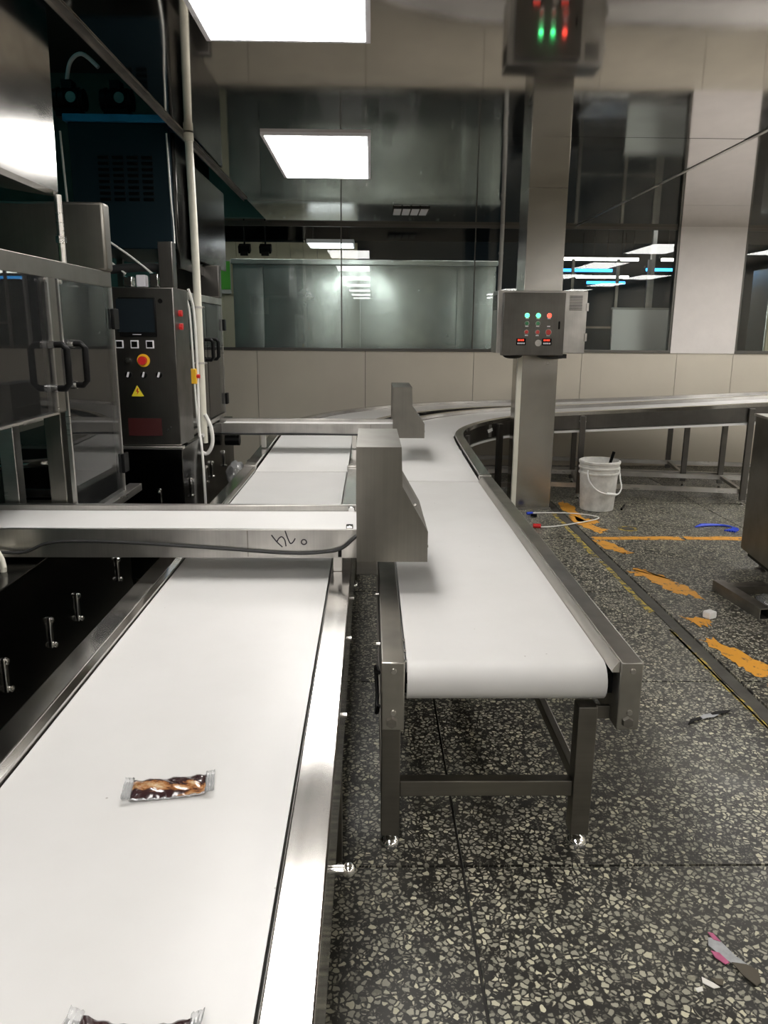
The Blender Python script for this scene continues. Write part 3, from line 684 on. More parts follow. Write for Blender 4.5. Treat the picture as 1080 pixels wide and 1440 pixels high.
# behind the cabinet: manifold on top, steel post, hoses
MB().box(-1.11, XC, 4.22, 4.30, 1.705, 1.935, .004).build('top_post', 'steel_cab', m2)
mn = MB().tube([(-1.42, 4.36, 1.80), (-1.25, 4.36, 1.815), (-1.14, 4.36, 1.81), (-1.10, 4.36, 1.77), (-1.10, 4.37, 1.71)], .024, 10, 5).build('fat_hose', 'black_rubber', m2)
for k, x in enumerate((-1.30, -1.23, -1.16)): MB().box(x-.025, x+.025, 4.30, 4.36, 1.71, 1.765+.008*k, .006).build('valve_block', 'chrome' if k != 1 else 'lightframe', m2)
MB().tube([(-1.62, 4.30, 2.12), (-1.43, 4.33, 1.97), (-1.28, 4.33, 1.865), (-1.16, 4.33, 1.77)], .006, 6, 6).build('air_tube', 'white_cable', m2)
MB().tube([(-1.50, 4.36, 1.92), (-1.40, 4.36, 1.84), (-1.32, 4.34, 1.78)], .006, 6, 6).build('air_tube', 'white_cable', m2)
# guard
XG = -1.08
MB().box(XG-.03, XG, 4.53, 5.79, 1.66, 1.705, .003).box(XG-.03, XG, 4.53, 5.79, .86, .89, .003).box(XG-.03, XG, 5.76, 5.79, .89, 1.66).box(XG-.03, XG, 4.53, 4.57, .89, 1.66).build('guard_frame', 'steel', m2)
da = MB().box(XG-.008, XG-.002, 4.58, 5.22, .90, 1.655).build('guard_door', 'acrylic', m2)
db = MB().box(XG-.008, XG-.002, 5.235, 5.755, .90, 1.655).build('guard_door', 'acrylic', m2)
for d, y in ((da, 5.15), (db, 5.33)):
    h = MB(); d_handle(h, XG, y, 1.36, .13, .05, .012); h.build('door_handle', 'black', d)
for z in (1.52, .99): MB().box(XG-.004, XG+.02, 5.76, 5.82, z-.04, z+.04, .004).build('hinge', 'black', m2)
MB().box(-2.1, XG-.03, 5.77, 5.79, .87, 1.70).build('rear_panel', 'steel_cab', m2)
MB().box(-1.5, XG+.02, 5.62, 5.70, 1.705, 1.925, .01).build('back_plate', 'steel_cab', m2)
MB().box(-1.6, -1.2, 4.7, 5.5, .89, 1.3).build('inner_drive', 'steel_cab', m2)
MB().box(-1.55, -1.3, 4.9, 5.3, 1.3, 1.62, .02).build('former_tube', 'steel', m2)
MB().tube([(XG+.004, 4.98, 1.45), (XG+.01, 4.99, 1.42), (XG+.004, 4.97, 1.37)], .006, 6, 4).build('yellow_tube', 'yellow', m2)

# --- weigher above the second machine
wg = thing('weigher', (-1.5, 5.4, 1.95), 'dark blue louvred weigher housing above the second packing machine', 'machine')
hb = MB().box(-1.77, -1.19, 4.90, 5.9, 1.96, 2.66, .008).build('housing', 'navy', wg)
MB().box(-1.79, -1.17, 4.88, 5.92, 2.66, 2.70, .006).build('lid', 'blue_sheet', wg)
for r_ in range(8):
    for c_ in range(4):
        x = -1.575+c_*.085; z = 2.47-r_*.033
        MB().obox((x, 4.897, z), (.062, .014, .014), rx=.5).build('louvre', 'black', hb)
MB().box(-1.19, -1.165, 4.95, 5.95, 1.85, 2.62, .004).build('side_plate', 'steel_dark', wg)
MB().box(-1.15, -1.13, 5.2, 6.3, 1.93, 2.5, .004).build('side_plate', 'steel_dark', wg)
for x, y in ((-1.74, 4.95), (-1.22, 4.95), (-1.74, 5.62), (-1.22, 5.62)): MB().box(x-.02, x+.02, y-.02, y+.02, .86, 1.96).build('frame_post', 'steel_cab', wg)
MB().tube([(-1.80, 4.86, 2.60), (-1.79, 4.86, 2.2), (-1.77, 4.85, 2.0), (-1.66, 4.8, 1.93)], .007, 6, 6).build('cable', 'white_cable', wg)
MB().tube([(-1.195, 4.885, 2.60), (-1.19, 4.885, 2.3), (-1.185, 4.885, 1.96), (-1.14, 4.4, 1.80)], .006, 6, 6).build('cable', 'white_cable', wg)
for k, x in enumerate((-1.78, -1.50)):
    mt = thing('vibrator_motor', (x, 5.0, 2.70), ['small dark feeder motor on the weigher lid with a pale hose', 'small dark feeder motor on the weigher lid near the ceiling edge'][k], 'motor', 'feeder motors')
    MB().cyl((x-.09, 5.0, 2.80), (x+.09, 5.0, 2.80), .06, n=18).build('motor_body', 'black', mt)
    for q in (-.06, -.02, .02, .06): MB().cyl((x+q-.006, 5.0, 2.80), (x+q+.006, 5.0, 2.80), .067, n=18).build('cooling_rib', 'black', mt)
    MB().box(x-.07, x+.07, 4.95, 5.05, 2.70, 2.745).build('motor_foot', 'black', mt)
    MB().box(x-.03, x+.03, 4.96, 5.04, 2.855, 2.90).build('terminal_box', 'black', mt)
    MB().cyl((x+.03, 4.935, 2.80), (x+.03, 4.93, 2.80), .03).build('name_disc', 'steel_dull', mt)
    if k == 0: MB().tube([(x+.0, 4.98, 2.90), (x+.03, 4.98, 3.0), (x+.10, 4.98, 3.04), (x+.19, 4.98, 2.97)], .012, 8, 6).build('hose', 'white_cable', mt)
tag(MB().obox((-1.55, 2.95, 3.54), (.5, .4, .07), .2, bev=.03).build('plastic_sheet', 'blue_sheet'), 'crumpled blue plastic sheet on top of the steel feed hood', 'sheet')
tb = thing('bay_tube_light', (-2.5, 3.7, 3.7), 'dim cyan tube light high in the machine bay', 'light')
MB().cyl((-2.5, 3.0, 3.72), (-2.5, 4.4, 3.72), .02).build('tube', 'tube_cyan', tb)
MB().box(-2.53, -2.47, 2.98, 4.42, 3.745, 4.0).build('batten', 'lightframe', tb)

# --- conduit pipe with cables beside the second machine
pp = thing('conduit_pipe', (-1.045, 4.80, .80), 'ivory plastic conduit pipe rising from the second machine to the ceiling edge', 'pipe')
MB().tube([(-1.04, 4.80, .80), (-1.04, 4.80, 1.6), (-1.042, 4.80, 2.1), (-1.048, 4.80, ZC-.03)], .023, 14).build('pipe', 'pvc', pp)
MB().cyl((-1.048, 4.80, ZC-.05), (-1.048, 4.80, ZC-.006), .028).build('end_socket', 'pvc', pp)
for z in (1.62, 1.29): MB().cyl((-1.04, 4.80, z-.006), (-1.04, 4.80, z+.006), .028).cyl((-1.08, 4.80, z), (-1.0, 4.80, z), .005).build('pipe_clamp', 'steel', pp)
MB().tube([(-1.07, 4.70, 1.72), (-1.055, 4.74, 1.62), (-1.05, 4.75, 1.4), (-1.05, 4.74, 1.1), (-1.045, 4.70, .92), (-1.015, 4.62, .75), (-1.005, 4.60, .45), (-1.005, 4.60, .2)], .008, 8, 6).build('white_cable', 'white_cable', pp)
MB().tube([(-1.085, 4.66, 1.68), (-1.07, 4.70, 1.6), (-1.066, 4.72, 1.3), (-1.06, 4.72, 1.0), (-1.05, 4.73, .82)], .006, 8, 6).build('white_cable', 'white_cable', pp)
MB().tube([(-1.02, 4.77, .98), (-.985, 4.76, .9), (-.98, 4.75, .8), (-1.02, 4.74, .74), (-1.08, 4.73, .80), (-1.03, 4.76, .86)], .012, 8, 6).build('cable_coil', 'white_cable', pp)
yb = MB().box(-1.085, -1.05, 4.71, 4.74, 1.17, 1.26, .004).build('relay_block', 'yellow', pp); lab(yb, 'yellow relay block')
MB().cyl((-1.05, 4.725, 1.215), (-1.03, 4.725, 1.215), .012).build('relay_button', 'red', yb)

# ================================================================== CONTROL BOX ON THE PILLAR
bx = thing('control_box', (1.3, 6.2, 1.31), 'steel electrical control box with green and red lamps on the pillar', 'control box')
bk = MB().box(0.985, 1.685, 6.17, 6.425, 1.325, 1.80, .004).build('rear_housing', 'steel_x', bx)
dr_ = MB().box(1.02, 1.498, 6.09, 6.17, 1.308, 1.782, .005).build('door', 'steel_cab', bx)
for k in range(10):
    MB().box(1.545, 1.645, 6.165, 6.171, 1.655+k*.0115, 1.660+k*.0115).build('louvre', 'black', bk)
    MB().box(0.979, 0.986, 6.20, 6.36, 1.655+k*.0115, 1.660+k*.0115).build('louvre', 'black', bk)
for z in (1.45, 1.68): MB().box(1.678, 1.694, 6.155, 6.175, z-.03, z+.03).build('hinge', 'steel', bk)
YD = 6.09
def lamp(x, z, mat, r=.017):
    l = MB().cyl((x, YD, z), (x, YD-.006, z), r+.004, n=18).build('lamp_bezel', 'chrome', dr_)
    MB().cyl((x, YD-.006, z), (x, YD-.020, z), r, r*.8, n=18).build('lamp_lens', mat, l)
for x, m_ in ((1.203, 'led_green'), (1.289, 'led_green'), (1.374, 'led_red')): lamp(x, 1.612, m_)
for x, m_ in ((1.203, 'lens_green'), (1.289, 'lens_green')): lamp(x, 1.552, m_, .015)
for x, m_, r in ((1.203, 'lens_red', .015), (1.289, 'lens_red', .015), (1.374, 'lens_red', .021)): lamp(x, 1.487, m_, r)
for x in (1.205, 1.289, 1.374):
    for z in (1.590, 1.531, 1.462): MB().box(x-.012, x+.012, YD-.002, YD, z-.004, z+.004).build('name_tag', 'lightframe', dr_)
for x in (1.165, 1.366):
    mtr = MB().box(x-.037, x+.037, YD-.008, YD, 1.388, 1.440, .003).build('speed_meter', 'black', dr_)
    for q in range(4): MB().box(x-.026+q*.013, x-.019+q*.013, YD-.0095, YD-.008, 1.420, 1.433).build('digit', 'digit', mtr)
    for q in range(4): MB().box(x-.028+q*.015, x-.018+q*.015, YD-.0105, YD-.008, 1.396, 1.408).build('key', 'lightframe', mtr)
lk = MB().box(1.448, 1.462, YD-.008, YD, 1.51, 1.57, .003).build('door_lock', 'black', dr_)
MB().cyl((1.30, YD, 1.405), (1.30, YD-.003, 1.405), .025, n=20).build('round_sticker', 'steel', dr_)
MB().tube([(1.06, 6.3, 1.325), (1.08, 6.26, 1.298), (1.14, 6.25, 1.292), (1.2, 6.27, 1.30), (1.21, 6.32, 1.325)], .012, 8, 6).build('black_cable', 'black_rubber', bx)
MB().tube([(1.33, 6.3, 1.32), (1.36, 6.25, 1.297), (1.45, 6.24, 1.29), (1.53, 6.25, 1.295)], .013, 8, 6).box(1.50, 1.56, 6.22, 6.28, 1.285, 1.318).build('black_cable', 'black_rubber', bx)
tk = MB().box(1.205, 1.243, 6.39, 6.428, 0, 1.322, .003).build('cable_trunking', 'pvc'); tag(tk, 'ivory cable trunking running down the pillar edge below the control box', 'trunking')
gp = thing('grey_pipe', (1.385, 8.55, 1.30), 'thin grey vertical pipe standing before the window behind the pillar', 'pipe')
MB().cyl((1.38, 8.60, 1.30), (1.39, 8.60, ZC), .022).build('pipe', 'grey_pipe', gp)
for z in (1.5, 2.3): MB().cyl((1.386, 8.60, z-.01), (1.386, 8.60, z+.01), .027).build('pipe_clip', 'grey_pipe', gp)

# ================================================================== HALL OBJECTS BEHIND THE GLASS
gb = thing('steel_enclosure', (-0.07, 10.0, 0), 'large galvanised steel enclosure standing behind the long window', 'enclosure')
def bulged(xa, xb, y, z0, z1, amt):
    m = MB(); nx, nz = 14, 30; V = []
    for j in range(nz+1):
        row = []
        for i in range(nx+1):
            u, v_ = i/nx, j/nz
            d = amt*(1-(2*u-1)**2)*(1-(2*v_-1)**6)
            row.append(m.bm.verts.new((xa+(xb-xa)*u, y-d, z0+(z1-z0)*v_)))
        V.append(row)
    for j in range(nz):
        for i in range(nx): m.bm.faces.new((V[j][i], V[j][i+1], V[j+1][i+1], V[j+1][i]))
    # back side
    b = [m.bm.verts.new(p) for p in ((xa, y+.02, z0), (xb, y+.02, z0), (xb, y+.02, z1), (xa, y+.02, z1))]
    m.bm.faces.new(b)
    return m
gx = [-1.60, -1.262, -0.125, 1.015, 1.455]
for a, b in zip(gx, gx[1:]): bulged(a+.004, b-.004, 9.42, .02, 2.22, .018*(b-a)).build('panel', 'galv', gb, sharp=60)
MB().box(-1.62, 1.475, 9.44, 11.2, 0, 2.235).build('body', 'galv', gb)
MB().box(-1.63, 1.485, 9.38, 9.46, 2.225, 2.285, .006).build('top_lip', 'galv', gb)
MB().box(-1.63, 1.485, 9.46, 11.22, 2.237, 2.26).build('roof_sheet', 'galv', gb)
wbd = thing('white_board', (3.15, 9.2, 1.25), 'blank pale board leaning behind the window next to the white column', 'board')
MB().obox((3.15, 9.22, 1.5), (.66, .03, .50), 0, rx=-.06, bev=.004).build('board', 'white', wbd)
MB().obox((3.15, 9.235, 1.755), (.68, .035, .022), 0, rx=-.06).build('board_frame', 'grey_pipe', wbd)
tb_ = thing('work_table', (3.3, 9.4, 0), 'plain steel table behind the window carrying the pale board', 'table')
MB().box(2.4, 4.4, 9.1, 9.8, 1.20, 1.245, .004).build('table_top', 'steel_dull', tb_)
for x in (2.45, 4.35):
    for y in (9.14, 9.76): MB().box(x-.02, x+.02, y-.02, y+.02, 0, 1.20).build('leg', 'steel_dull', tb_)
cp = thing('cream_partition', (-3.0, 12.05, 0), 'cream ribbed partition lit behind the window beyond the second machine', 'partition')
for k in range(22):
    x = -4.6+k*.2
    MB().box(x+.003, x+.197, 12.0+(.012 if k % 2 else 0), 12.06, 0.02, 2.74).build('sheet', 'cream', cp)
sg = thing('notice_board', (-2.12, 11.94, 2.0), 'narrow green notice board hanging on the cream partition', 'sign')
MB().box(-2.26, -2.08, 11.95, 11.99, 2.0, 2.48).build('board', 'paper', sg)
MB().box(-2.235, -2.09, 11.94, 11.95, 2.06, 2.46).build('green_panel', 'green', sg)
for k, x in enumerate((-1.70, -1.42)):
    sp = thing('hanging_spotlight', (x, 10.9, 2.45), ['black spotlight hanging before the cream partition, nearer the green board', 'black spotlight hanging before the cream partition over the steel enclosure'][k], 'spotlight', 'hall spotlights')
    MB().cyl((x, 10.9, 2.58), (x, 10.9, HZ), .012).build('stem', 'black', sp)
    MB().obox((x, 10.9, 2.54), (.16, .12, .10), rx=.4, bev=.01).build('lamp_body', 'black', sp)
    MB().obox((x, 10.85, 2.47), (.10, .04, .05)).build('yoke', 'black', sp)
def tube_light(x0, x1, y, z, mat, label, grp):
    t = thing('hall_tube_light', ((x0+x1)/2, y, z), label, 'light', grp)
    MB().cyl((x0, y, z), (x1, y, z), .025, n=10).build('tube', mat, t)
    MB().box(x0-.03, x1+.03, y-.04, y+.04, z+.028, z+.06).build('batten', 'dark', t)
    for x in (x0+.1, x1-.1): MB().cyl((x, y, z+.06), (x, y, HZ), .006, n=6).build('hanger', 'dark', t)
tube_light(3.0, 4.6, 13.8, 2.70, 'tube_white', 'longest white tube light hanging in the hall behind the window', 'white hall tubes')
tube_light(5.0, 6.4, 13.8, 2.70, 'tube_white', 'white tube light in the hall partly hidden by the white column', 'white hall tubes')
tube_light(3.9, 4.9, 15.2, 2.50, 'tube_white', 'short white tube light furthest back in the hall', 'white hall tubes')
tube_light(2.9, 4.10, 13.6, 2.50, 'tube_blue', 'blue tube light in the hall right beside the pillar', 'blue hall tubes')
tube_light(4.68, 5.6, 13.6, 2.52, 'tube_blue', 'blue tube light in the hall next to the white column', 'blue hall tubes')
tube_light(3.95, 4.65, 14.6, 2.36, 'tube_blue', 'low short blue tube light in the hall', 'blue hall tubes')
def hall_panel(x, y, z, label, dy=.63):
    t = thing('hall_light', (x, y, z), label, 'light', 'hall panel lights')
    MB().box(x-.32, x+.32, y-dy-.02, y+dy+.02, z, z+.05).build('frame', 'lightframe', t)
    MB().box(x-.30, x+.30, y-dy, y+dy, z-.008, z-.001).build('diffuser', 'hall_light', t)
    if z < HZ-.1:
        for q in (-.25, .25): MB().cyl((x+q, y, z+.05), (x+q, y, HZ), .006, n=6).build('hanger', 'dark', t)
hall_panel(-0.55, 11.2, 2.62, 'panel light low over the steel enclosure in the hall', .3)
hall_panel(-3.2, 10.6, 3.24, 'panel light in the hall by the cream partition')
hall_panel(4.6, 11.0, 3.24, 'panel light in the hall behind the white column')
tube_light(-1.9, 0.3, 8.98, 2.74, 'tube_white', 'added unseen white tube light close above the window, brightening the enclosure', 'white hall tubes')  # this tube and the next are added out of view to brighten the enclosure
tube_light(0.5, 2.2, 8.98, 2.74, 'tube_white', 'added unseen white tube light above the window behind the pillar, brightening the enclosure', 'white hall tubes')
tube_light(2.5, 4.2, 8.98, 2.74, 'tube_white', 'added unseen white tube light above the window, brightening the pale board', 'white hall tubes')  # added out of view to brighten the pale board
MBp = thing('hall_post', (4.25, 12.0, 0), 'slim steel post in the hall behind the right window', 'post')
MB().box(4.2, 4.26, 12, 12.06, 0, HZ).build('post', 'steel_dull', MBp)
cu = thing('pale_cupboard', (5.2, 9.6, 0), 'pale steel cupboard behind the window beyond the white column', 'cupboard')
MB().box(4.80, 5.60, 9.55, 10.0, .0, 2.25, .006).build('body', 'galv', cu)
for x0, x1 in ((4.82, 5.19), (5.21, 5.58)):
    dd = MB().box(x0, x1, 9.53, 9.55, .08, 2.2, .004).build('door', 'cream', cu)
    MB().box(x0+.03, x0+.05, 9.505, 9.53, 1.3, 1.5, .003).build('handle', 'chrome', dd)
rk = thing('hall_rack', (3.0, 11.5, 0), 'slim dark pipe rack in the hall behind the pale board', 'rack')
for x in (2.9, 3.55, 4.0): MB().box(x-.02, x+.02, 11.48, 11.52, 0, 2.5).build('upright', 'steel_dull', rk)
for z in (1.55, .9): MB().box(2.9, 4.0, 11.485, 11.515, z-.015, z+.015).build('shelf_bar', 'steel_dull', rk)
dk = thing('hall_duct', (-0.5, 12.4, 2.8), 'dark duct slung below the hall ceiling', 'duct')
MB().box(-3.5, 3.0, 11.3, 11.7, 2.98, 3.25, .01).build('duct_body', 'dark', dk)
for x in (-3, -1.2, .6, 2.4): MB().box(x-.02, x+.02, 11.28, 11.72, 2.97, HZ).build('duct_hanger', 'steel_dull', dk)

# ================================================================== THINGS ON THE FLOOR
def blob(pts, z0, z1, jit=0.012, sub=7):
    P = []
    n = len(pts)
    for i in range(n):
        a, b = Vector(pts[i]), Vector(pts[(i+1) % n])
        for k in range(sub):
            t = k/sub; p = a.lerp(b, t)
            P.append((p.x+random.uniform(-jit, jit), p.y+random.uniform(-jit*1.5, jit*1.5)))
    return MB().prism(P, 'z', z0, z1)
pg = 'orange paint marks on the floor'
def paint(pts, label, mat='orange', j=.012): tag(blob(pts, 0, .0015, j).build('floor_marking', mat), label, 'floor marking', pg if mat == 'orange' else None)
paint([(1.66, 5.45), (2.32, 5.44), (2.32, 5.535), (1.66, 5.53)], 'orange painted line crossing the floor next to the drain channel', j=.008)
paint([(2.35, 5.45), (3.0, 5.45), (3.0, 5.54), (2.35, 5.54)], 'orange painted line leading under the steel cabinet', j=.008)
paint([(1.655, 6.55), (1.72, 6.75), (1.78, 6.6), (1.75, 6.1), (1.86, 6.05), (1.80, 5.9), (1.70, 6.0)], 'orange paint patch beside the white bucket', j=.02)
paint([(1.645, 6.2), (1.70, 6.15), (1.84, 5.72), (1.76, 5.62), (1.66, 5.9)], 'orange paint patch at the far end of the drain channel', j=.02)
paint([(1.65, 5.42), (1.74, 5.4), (1.84, 5.12), (1.74, 5.1), (1.68, 5.2)], 'orange paint patch just under the crossing orange line', j=.02)
paint([(1.70, 4.72), (1.79, 4.73), (1.84, 4.60), (1.88, 4.42), (1.93, 4.35), (1.92, 4.18), (1.82, 4.25), (1.76, 4.42), (1.66, 4.66)], 'wide blotchy orange paint patch halfway along the drain channel', j=.025)
paint([(1.69, 3.88), (1.80, 3.86), (1.80, 3.76), (1.72, 3.74)], 'small faded orange paint patch near the white lump', j=.02)
paint([(1.655, 3.56), (1.72, 3.58), (1.80, 3.40), (1.86, 3.20), (1.82, 3.12), (1.74, 3.14), (1.70, 3.32)], 'long solid orange paint patch beside the drain channel', j=.015)
paint([(1.74, 3.08), (1.83, 3.06), (1.86, 2.80), (1.78, 2.78)], 'last orange paint patch beside the drain channel', j=.02)
paint([(1.53, 2.3), (1.562, 2.3), (1.562, 3.7), (1.545, 3.7)], 'broken yellow line along the drain channel next to the torn film', 'yellow_paint', .008)
paint([(1.525, 3.95), (1.562, 3.95), (1.562, 4.9), (1.535, 4.9)], 'bright yellow line along the middle of the drain channel', 'yellow_paint', .006)
paint([(1.52, 5.0), (1.562, 5.0), (1.562, 6.3), (1.53, 6.3)], 'faded yellow line along the drain channel near the pillar', 'yellow_paint', .01)
# bucket
bu = thing('bucket', (1.96, 6.46, 0), 'scuffed white plastic bucket on the floor by the pillar', 'bucket')
prof = [(.13, 0), (.138, .004), (.142, .02), (.158, .30), (.160, .315), (.170, .318), (.170, .330), (.162, .333), (.163, .36), (.173, .363), (.173, .375), (.165, .378), (.166, .405), (.174, .408), (.174, .425), (.166, .43), (.160, .428), (.152, .30), (.135, .02)]
MB().lathe((1.96, 6.46, 0), prof, 36).build('pail', 'bucket', bu)
MB().tube([(1.83, 6.345, .36), (1.835, 6.31, .28), (1.90, 6.27, .20), (2.0, 6.265, .165), (2.08, 6.29, .165), (2.125, 6.34, .21), (2.135, 6.42, .27), (2.133, 6.46, .36)], .0065, 8, 6).build('bail_handle', 'white', bu)
MB().tube([(1.98, 6.265, .172), (2.06, 6.278, .163)], .013, 8).build('hand_grip', 'white', bu)
tr = thing('scraper', (2.03, 6.5, .2), 'dark handled scraper standing in the white bucket', 'tool')
MB().tube([(2.035, 6.47, .30), (2.055, 6.46, .42), (2.075, 6.455, .50)], .014, 8).build('handle', 'black', tr)
MB().obox((2.03, 6.475, .22), (.06, .01, .16), ry=.2).build('blade', 'steel_dull', tr)
tag(MB().tube([(2.16, 6.40, .010), (2.235, 6.56, .010)], .010, 8).build('rod', 'black'), 'short black rod lying on the floor beside the bucket', 'rod')
# white cable loop
wc = thing('coiled_cable', (1.6, 6.1, 0), 'white cable looped over the floor between pillar and bucket', 'cable')
MB().tube([(1.36, 6.24, .012), (1.5, 6.27, .008), (1.7, 6.25, .008), (1.85, 6.17, .008), (1.87, 6.08, .008), (1.75, 5.98, .008), (1.55, 5.86, .008), (1.42, 5.80, .008), (1.33, 5.78, .010)], .0052, 8, 8).build('cable', 'white_cable', wc)
MB().tube([(1.31, 6.23, .012), (1.36, 6.24, .012)], .012, 8).build('plug', 'blue', wc)
MB().tube([(1.33, 6.17, .012), (1.38, 6.16, .012)], .012, 8).build('plug', 'black', wc)
lab(MB().tube([(1.27, 5.79, .018), (1.33, 5.78, .018)], .018, 8).build('plug', 'led_red' if False else 'red', wc), 'red plug')
# floor plug, blue strap
fp = thing('floor_plug', (2.01, 5.77, 0), 'round brass floor drain plug in the terrazzo', 'floor drain')
MB().lathe((2.01, 5.77, 0), [(.075, 0), (.075, .003), (.062, .003), (.062, .001)], 28, True).build('rim', 'yellow_paint', fp)
MB().cyl((2.01, 5.77, .001), (2.01, 5.77, .0025), .05, n=24).build('lid', 'drain', fp)
bs = thing('blue_strap', (2.75, 5.78, 0), 'bundle of blue plastic strapping lying near the steel cabinet', 'strap')
for k in range(5):
    o = .018*k
    MB().tube([(2.56+.012*k, 5.82+o*.4, .006+.003*k), (2.68, 5.88+o*.7-.03, .008), (2.80, 5.86+o*.3-.02, .010), (2.865-.006*k, 5.75+.008*k, .008), (2.80-.015*k, 5.66+.01*k, .007)], .006, 6, 6).build('strand', 'blue', bs)
# steel cabinet on the right
ang = math.atan2(-.055, -.46)
cbt = thing('steel_cabinet', (2.75, 4.4, 0), 'waist high steel cabinet on short feet at the edge of the aisle', 'cabinet')
ux, uy = -.119, -.993      # toward the viewer
vx, vy = .993, -.119       # into the cabinet
def cpt(a, b): return (2.44+ux*a+vx*b, 4.83+uy*a+vy*b)
body = MB().prism([cpt(0, 0), cpt(1.1, 0), cpt(1.1, .7), cpt(0, .7)], 'z', .12, .985).build('body', 'steel_hood', cbt)
MB().prism([cpt(-.01, -.01), cpt(1.11, -.01), cpt(1.11, .71), cpt(-.01, .71)], 'z', .985, 1.0).build('top_plate', 'steel', cbt)
MB().prism([cpt(.05, .03), cpt(1.05, .03), cpt(1.05, .66), cpt(.05, .66)], 'z', .08, .12).build('base_frame', 'black', cbt)
for a in (.10, 1.0):
    for b in (.10, .6):
        c = cpt(a, b); MB().lathe((c[0], c[1], 0), [(.035, 0), (.035, .012), (.012, .02), (.012, .085)], 16).build('foot', 'steel_dull', cbt)
# square steel tube
st = thing('steel_tube', (2.08, 4.05, 0), 'short square steel tube lying on the floor beside the white lump', 'tube')
A, B = Vector((2.045, 4.33)), Vector((2.085, 3.84)); d_ = (B-A).normalized(); n_ = Vector((-d_.y, d_.x))*-1
def tp(a, b): q = A+d_*a-n_*b; return (q.x, q.y)
L = (B-A).length; W = .065
hol = MB()
for z0, z1, b0, b1 in ((0, .004, 0, W), (.058, .062, 0, W), (.004, .058, 0, .004), (.004, .058, W-.004, W)):
    hol.prism([tp(0, b0), tp(L, b0), tp(L, b1), tp(0, b1)], 'z', z0, z1)
hol.build('tube_wall', 'steel_dull', st)
MB().prism([tp(.02, W), tp(.10, W), tp(.10, .30), tp(.02, .30)], 'z', 0.0, .05).build('cross_tube', 'steel_dull', st)
# bits of litter
def crumple(name, c, s, mat, label, cat, rz=0):
    m = MB(); bmesh.ops.create_icosphere(m.bm, subdivisions=3, radius=1)
    for v in m.bm.verts:
        k = 1+random.uniform(-.16, .16); v.co = Vector((v.co.x*s[0]*k, v.co.y*s[1]*k, max(v.co.z*s[2]*k, -s[2]*.85)))
    bmesh.ops.rotate(m.bm, verts=m.bm.verts, cent=(0, 0, 0), matrix=Matrix.Rotation(rz, 3, 'Z'))
    zmin = min(v.co.z for v in m.bm.verts)
    bmesh.ops.translate(m.bm, verts=m.bm.verts, vec=(c[0], c[1], -zmin+c[2]))
    return tag(m.build(name, mat, sharp=180 if cat == 'bag' else 20), label, cat)
fo = thing('foam_lump', (1.83, 3.87, 0), 'small white foam lump lying on the terrazzo floor', 'foam lump')
MB().obox((1.83, 3.87, .02), (.058, .05, .04), .5, bev=.008).build('lump', 'white', fo)
crumple('plastic_bag', (2.27, 4.02, 0), (.09, .12, .035), 'clear', 'crumpled clear plastic bag against the steel tube', 'bag', .3)
crumple('plastic_bag', (-.875, 4.95, .50), (.06, .11, .085), 'clear', 'crumpled plastic bag wedged between the second machine and the conveyor rail', 'bag', .1)
# torn film strip
tf = thing('torn_film', (1.35, 2.77, 0), 'torn black and clear film strip lying on the floor', 'film scrap')
def ribbon(pts, wd, mat, name, par, z=.003):
    m = MB(); n = len(pts); L_, R_ = [], []
    for i, (x, y, w_) in enumerate(pts):
        a = Vector(pts[max(i-1, 0)][:2]); b = Vector(pts[min(i+1, n-1)][:2]); t = (b-a).normalized(); q = Vector((-t.y, t.x))*wd*w_/2
        zz = z+.006*math.sin(i*1.3)**2
        L_.append((m.bm.verts.new((x+q.x, y+q.y, zz)), m.bm.verts.new((x+q.x, y+q.y, zz+.0015))))
        R_.append((m.bm.verts.new((x-q.x, y-q.y, zz)), m.bm.verts.new((x-q.x, y-q.y, zz+.0015))))
    for i in range(n-1):
        for A_, B_, C_, D_ in ((L_[i][1], R_[i][1], R_[i+1][1], L_[i+1][1]), (L_[i][0], L_[i+1][0], R_[i+1][0], R_[i][0]), (L_[i][0], L_[i][1], L_[i+1][1], L_[i+1][0]), (R_[i][0], R_[i+1][0], R_[i+1][1], R_[i][1])):
            m.bm.faces.new((A_, B_, C_, D_))
    m.bm.faces.new((L_[0][0], R_[0][0], R_[0][1], L_[0][1])); m.bm.faces.new((L_[-1][0], L_[-1][1], R_[-1][1], R_[-1][0]))
    return m.build(name, mat, par)
ribbon([(1.25, 2.715, .3), (1.275, 2.74, .8), (1.30, 2.757, .9), (1.32, 2.765, .7)], .02, 'black', 'black_strip', tf)
ribbon([(1.315, 2.762, .7), (1.34, 2.772, 1.2), (1.37, 2.785, 1.3), (1.40, 2.80, .8)], .022, 'grey_bag', 'clear_strip', tf)
ribbon([(1.36, 2.79, .5), (1.40, 2.802, 1), (1.43, 2.812, 1.1), (1.46, 2.822, .5)], .02, 'black', 'black_strip', tf)
sc1 = thing('torn_wrapper', (.88, 1.55, 0), 'torn pink and grey wrapper scrap on the floor', 'wrapper')
MB().prism([(.862, 1.635), (.885, 1.632), (.905, 1.575), (.925, 1.545), (.905, 1.535), (.875, 1.565), (.852, 1.61)], 'z', .002, .004).build('grey_piece', 'grey_bag', sc1)
MB().prism([(.868, 1.652), (.880, 1.648), (.888, 1.62), (.872, 1.628)], 'z', .003, .005).build('pink_piece', 'pink', sc1)
MB().prism([(.850, 1.592), (.868, 1.585), (.880, 1.555), (.868, 1.55), (.852, 1.57)], 'z', .003, .005).build('pink_piece', 'pink', sc1)
MB().prism([(.885, 1.555), (.918, 1.548), (.938, 1.53), (.928, 1.495), (.912, 1.485), (.895, 1.515)], 'z', .004, .006).build('brown_piece', 'brown', sc1)
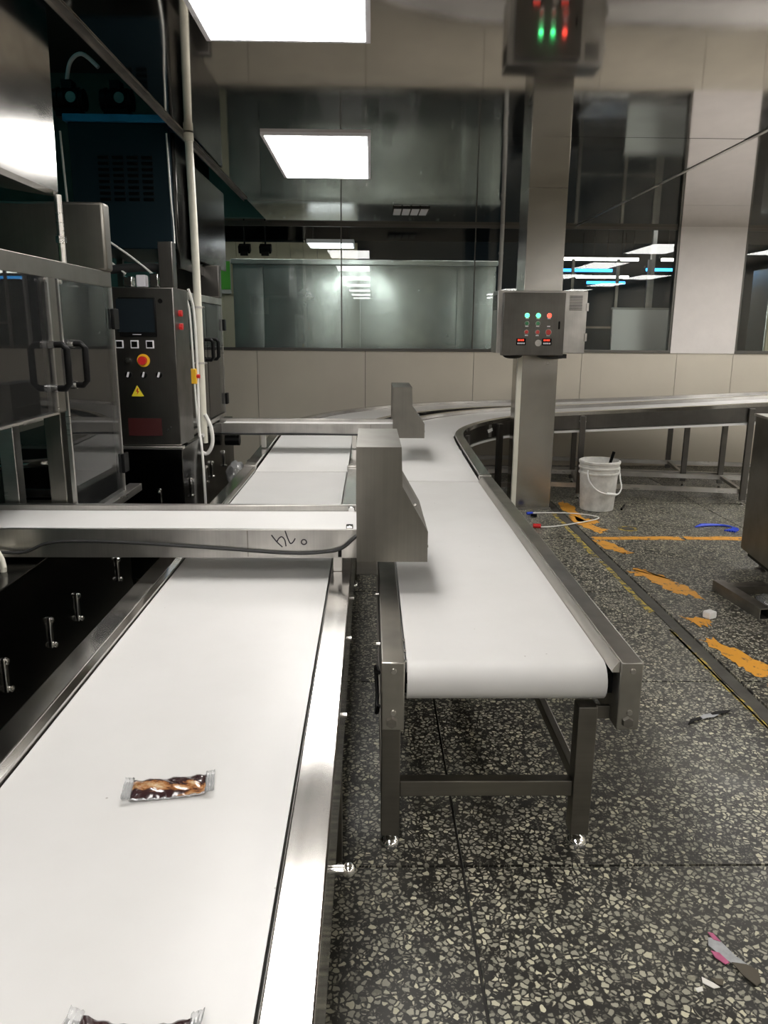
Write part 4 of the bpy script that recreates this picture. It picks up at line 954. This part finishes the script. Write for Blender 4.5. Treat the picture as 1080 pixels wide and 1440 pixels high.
sc2 = thing('paper_scrap', (.78, 1.485, 0), 'small white and brown paper scrap on the floor', 'paper scrap')
MB().prism([(.795, 1.515), (.815, 1.498), (.826, 1.485), (.81, 1.482), (.79, 1.498)], 'z', .001, .003).build('white_piece', 'paper', sc2)
MB().prism([(.765, 1.482), (.785, 1.488), (.782, 1.476), (.768, 1.472)], 'z', .001, .003).build('white_piece', 'paper', sc2)
MB().prism([(.815, 1.512), (.845, 1.508), (.835, 1.490), (.822, 1.495)], 'z', .001, .003).build('brown_piece', 'brown', sc2)

# ================================================================== FOOD SACHETS ON THE BELT
def sachet(c, rz, length, width, curl, label):
    t = thing('food_sachet', (c[0], c[1], ZBL), label, 'sachet', 'food sachets on the belt')
    ca, sa = math.cos(rz), math.sin(rz)
    def P(u, v, h): return (c[0]+u*ca-v*sa, c[1]+u*sa+v*ca, ZBL+.0015+h+curl*(2*u/length)**2)
    m = MB(); nu, nv = 22, 10; lb = length-.026
    def fill(u, v): return max(0, (1-(2*u/lb)**4))**.6*max(0, (1-(2*v/width)**2))**.55
    for side in (1, 0):
        V = []
        for j in range(nv+1):
            v = width*(j/nv-.5)
            V.append([m.bm.verts.new(P(lb*(i/nu-.5), v*(1+.05*math.sin(i*1.7)), (.011*fill(lb*(i/nu-.5), v)*(1+.25*math.sin(i*.9+j)) if side else 0)+(.002 if side else 0))) for i in range(nu+1)])
        for j in range(nv):
            for i in range(nu): m.bm.faces.new((V[j][i], V[j][i+1], V[j+1][i+1], V[j+1][i]))
    bmesh.ops.remove_doubles(m.bm, verts=m.bm.verts, dist=1e-5)
    m.build('filled_pouch', 'food', t, sharp=80)
    for sg_ in (-1, 1):
        e = MB(); V = []
        for i in range(8):
            u = sg_*(lb/2-.002+.017*i/7)
            V.append([e.bm.verts.new(P(u, (width+.006)*(j/6-.5)+.001*math.sin(i*2+j), .004+.0014*(i % 2)+.002*math.sin(j*2.2))) for j in range(7)])
        for i in range(7):
            for j in range(6): e.bm.faces.new((V[i][j], V[i][j+1], V[i+1][j+1], V[i+1][j]))
        o = e.build('crimped_end', 'film', t, sharp=20); md = o.modifiers.new('thick', 'SOLIDIFY'); md.thickness = .0008
    e = MB(); V = []
    for i in range(nu+1):
        u = lb*(i/nu-.5); V.append([e.bm.verts.new(P(u, v, .003+.001*math.sin(i*2.1))) for v in (-width/2-.005, -width/2+.002)])
    for i in range(nu): e.bm.faces.new((V[i][0], V[i][1], V[i+1][1], V[i+1][0]))
    o = e.build('side_fold', 'film', t, sharp=60); md = o.modifiers.new('thick', 'SOLIDIFY'); md.thickness = .0008
sachet((-.383, 1.318), .16, .165, .062, .006, 'small clear food sachet with brown and orange contents lying flat on the belt')
sachet((-.292, .766), -.03, .165, .07, .020, 'food sachet with upturned clear ends on the belt, nearer the belt start')
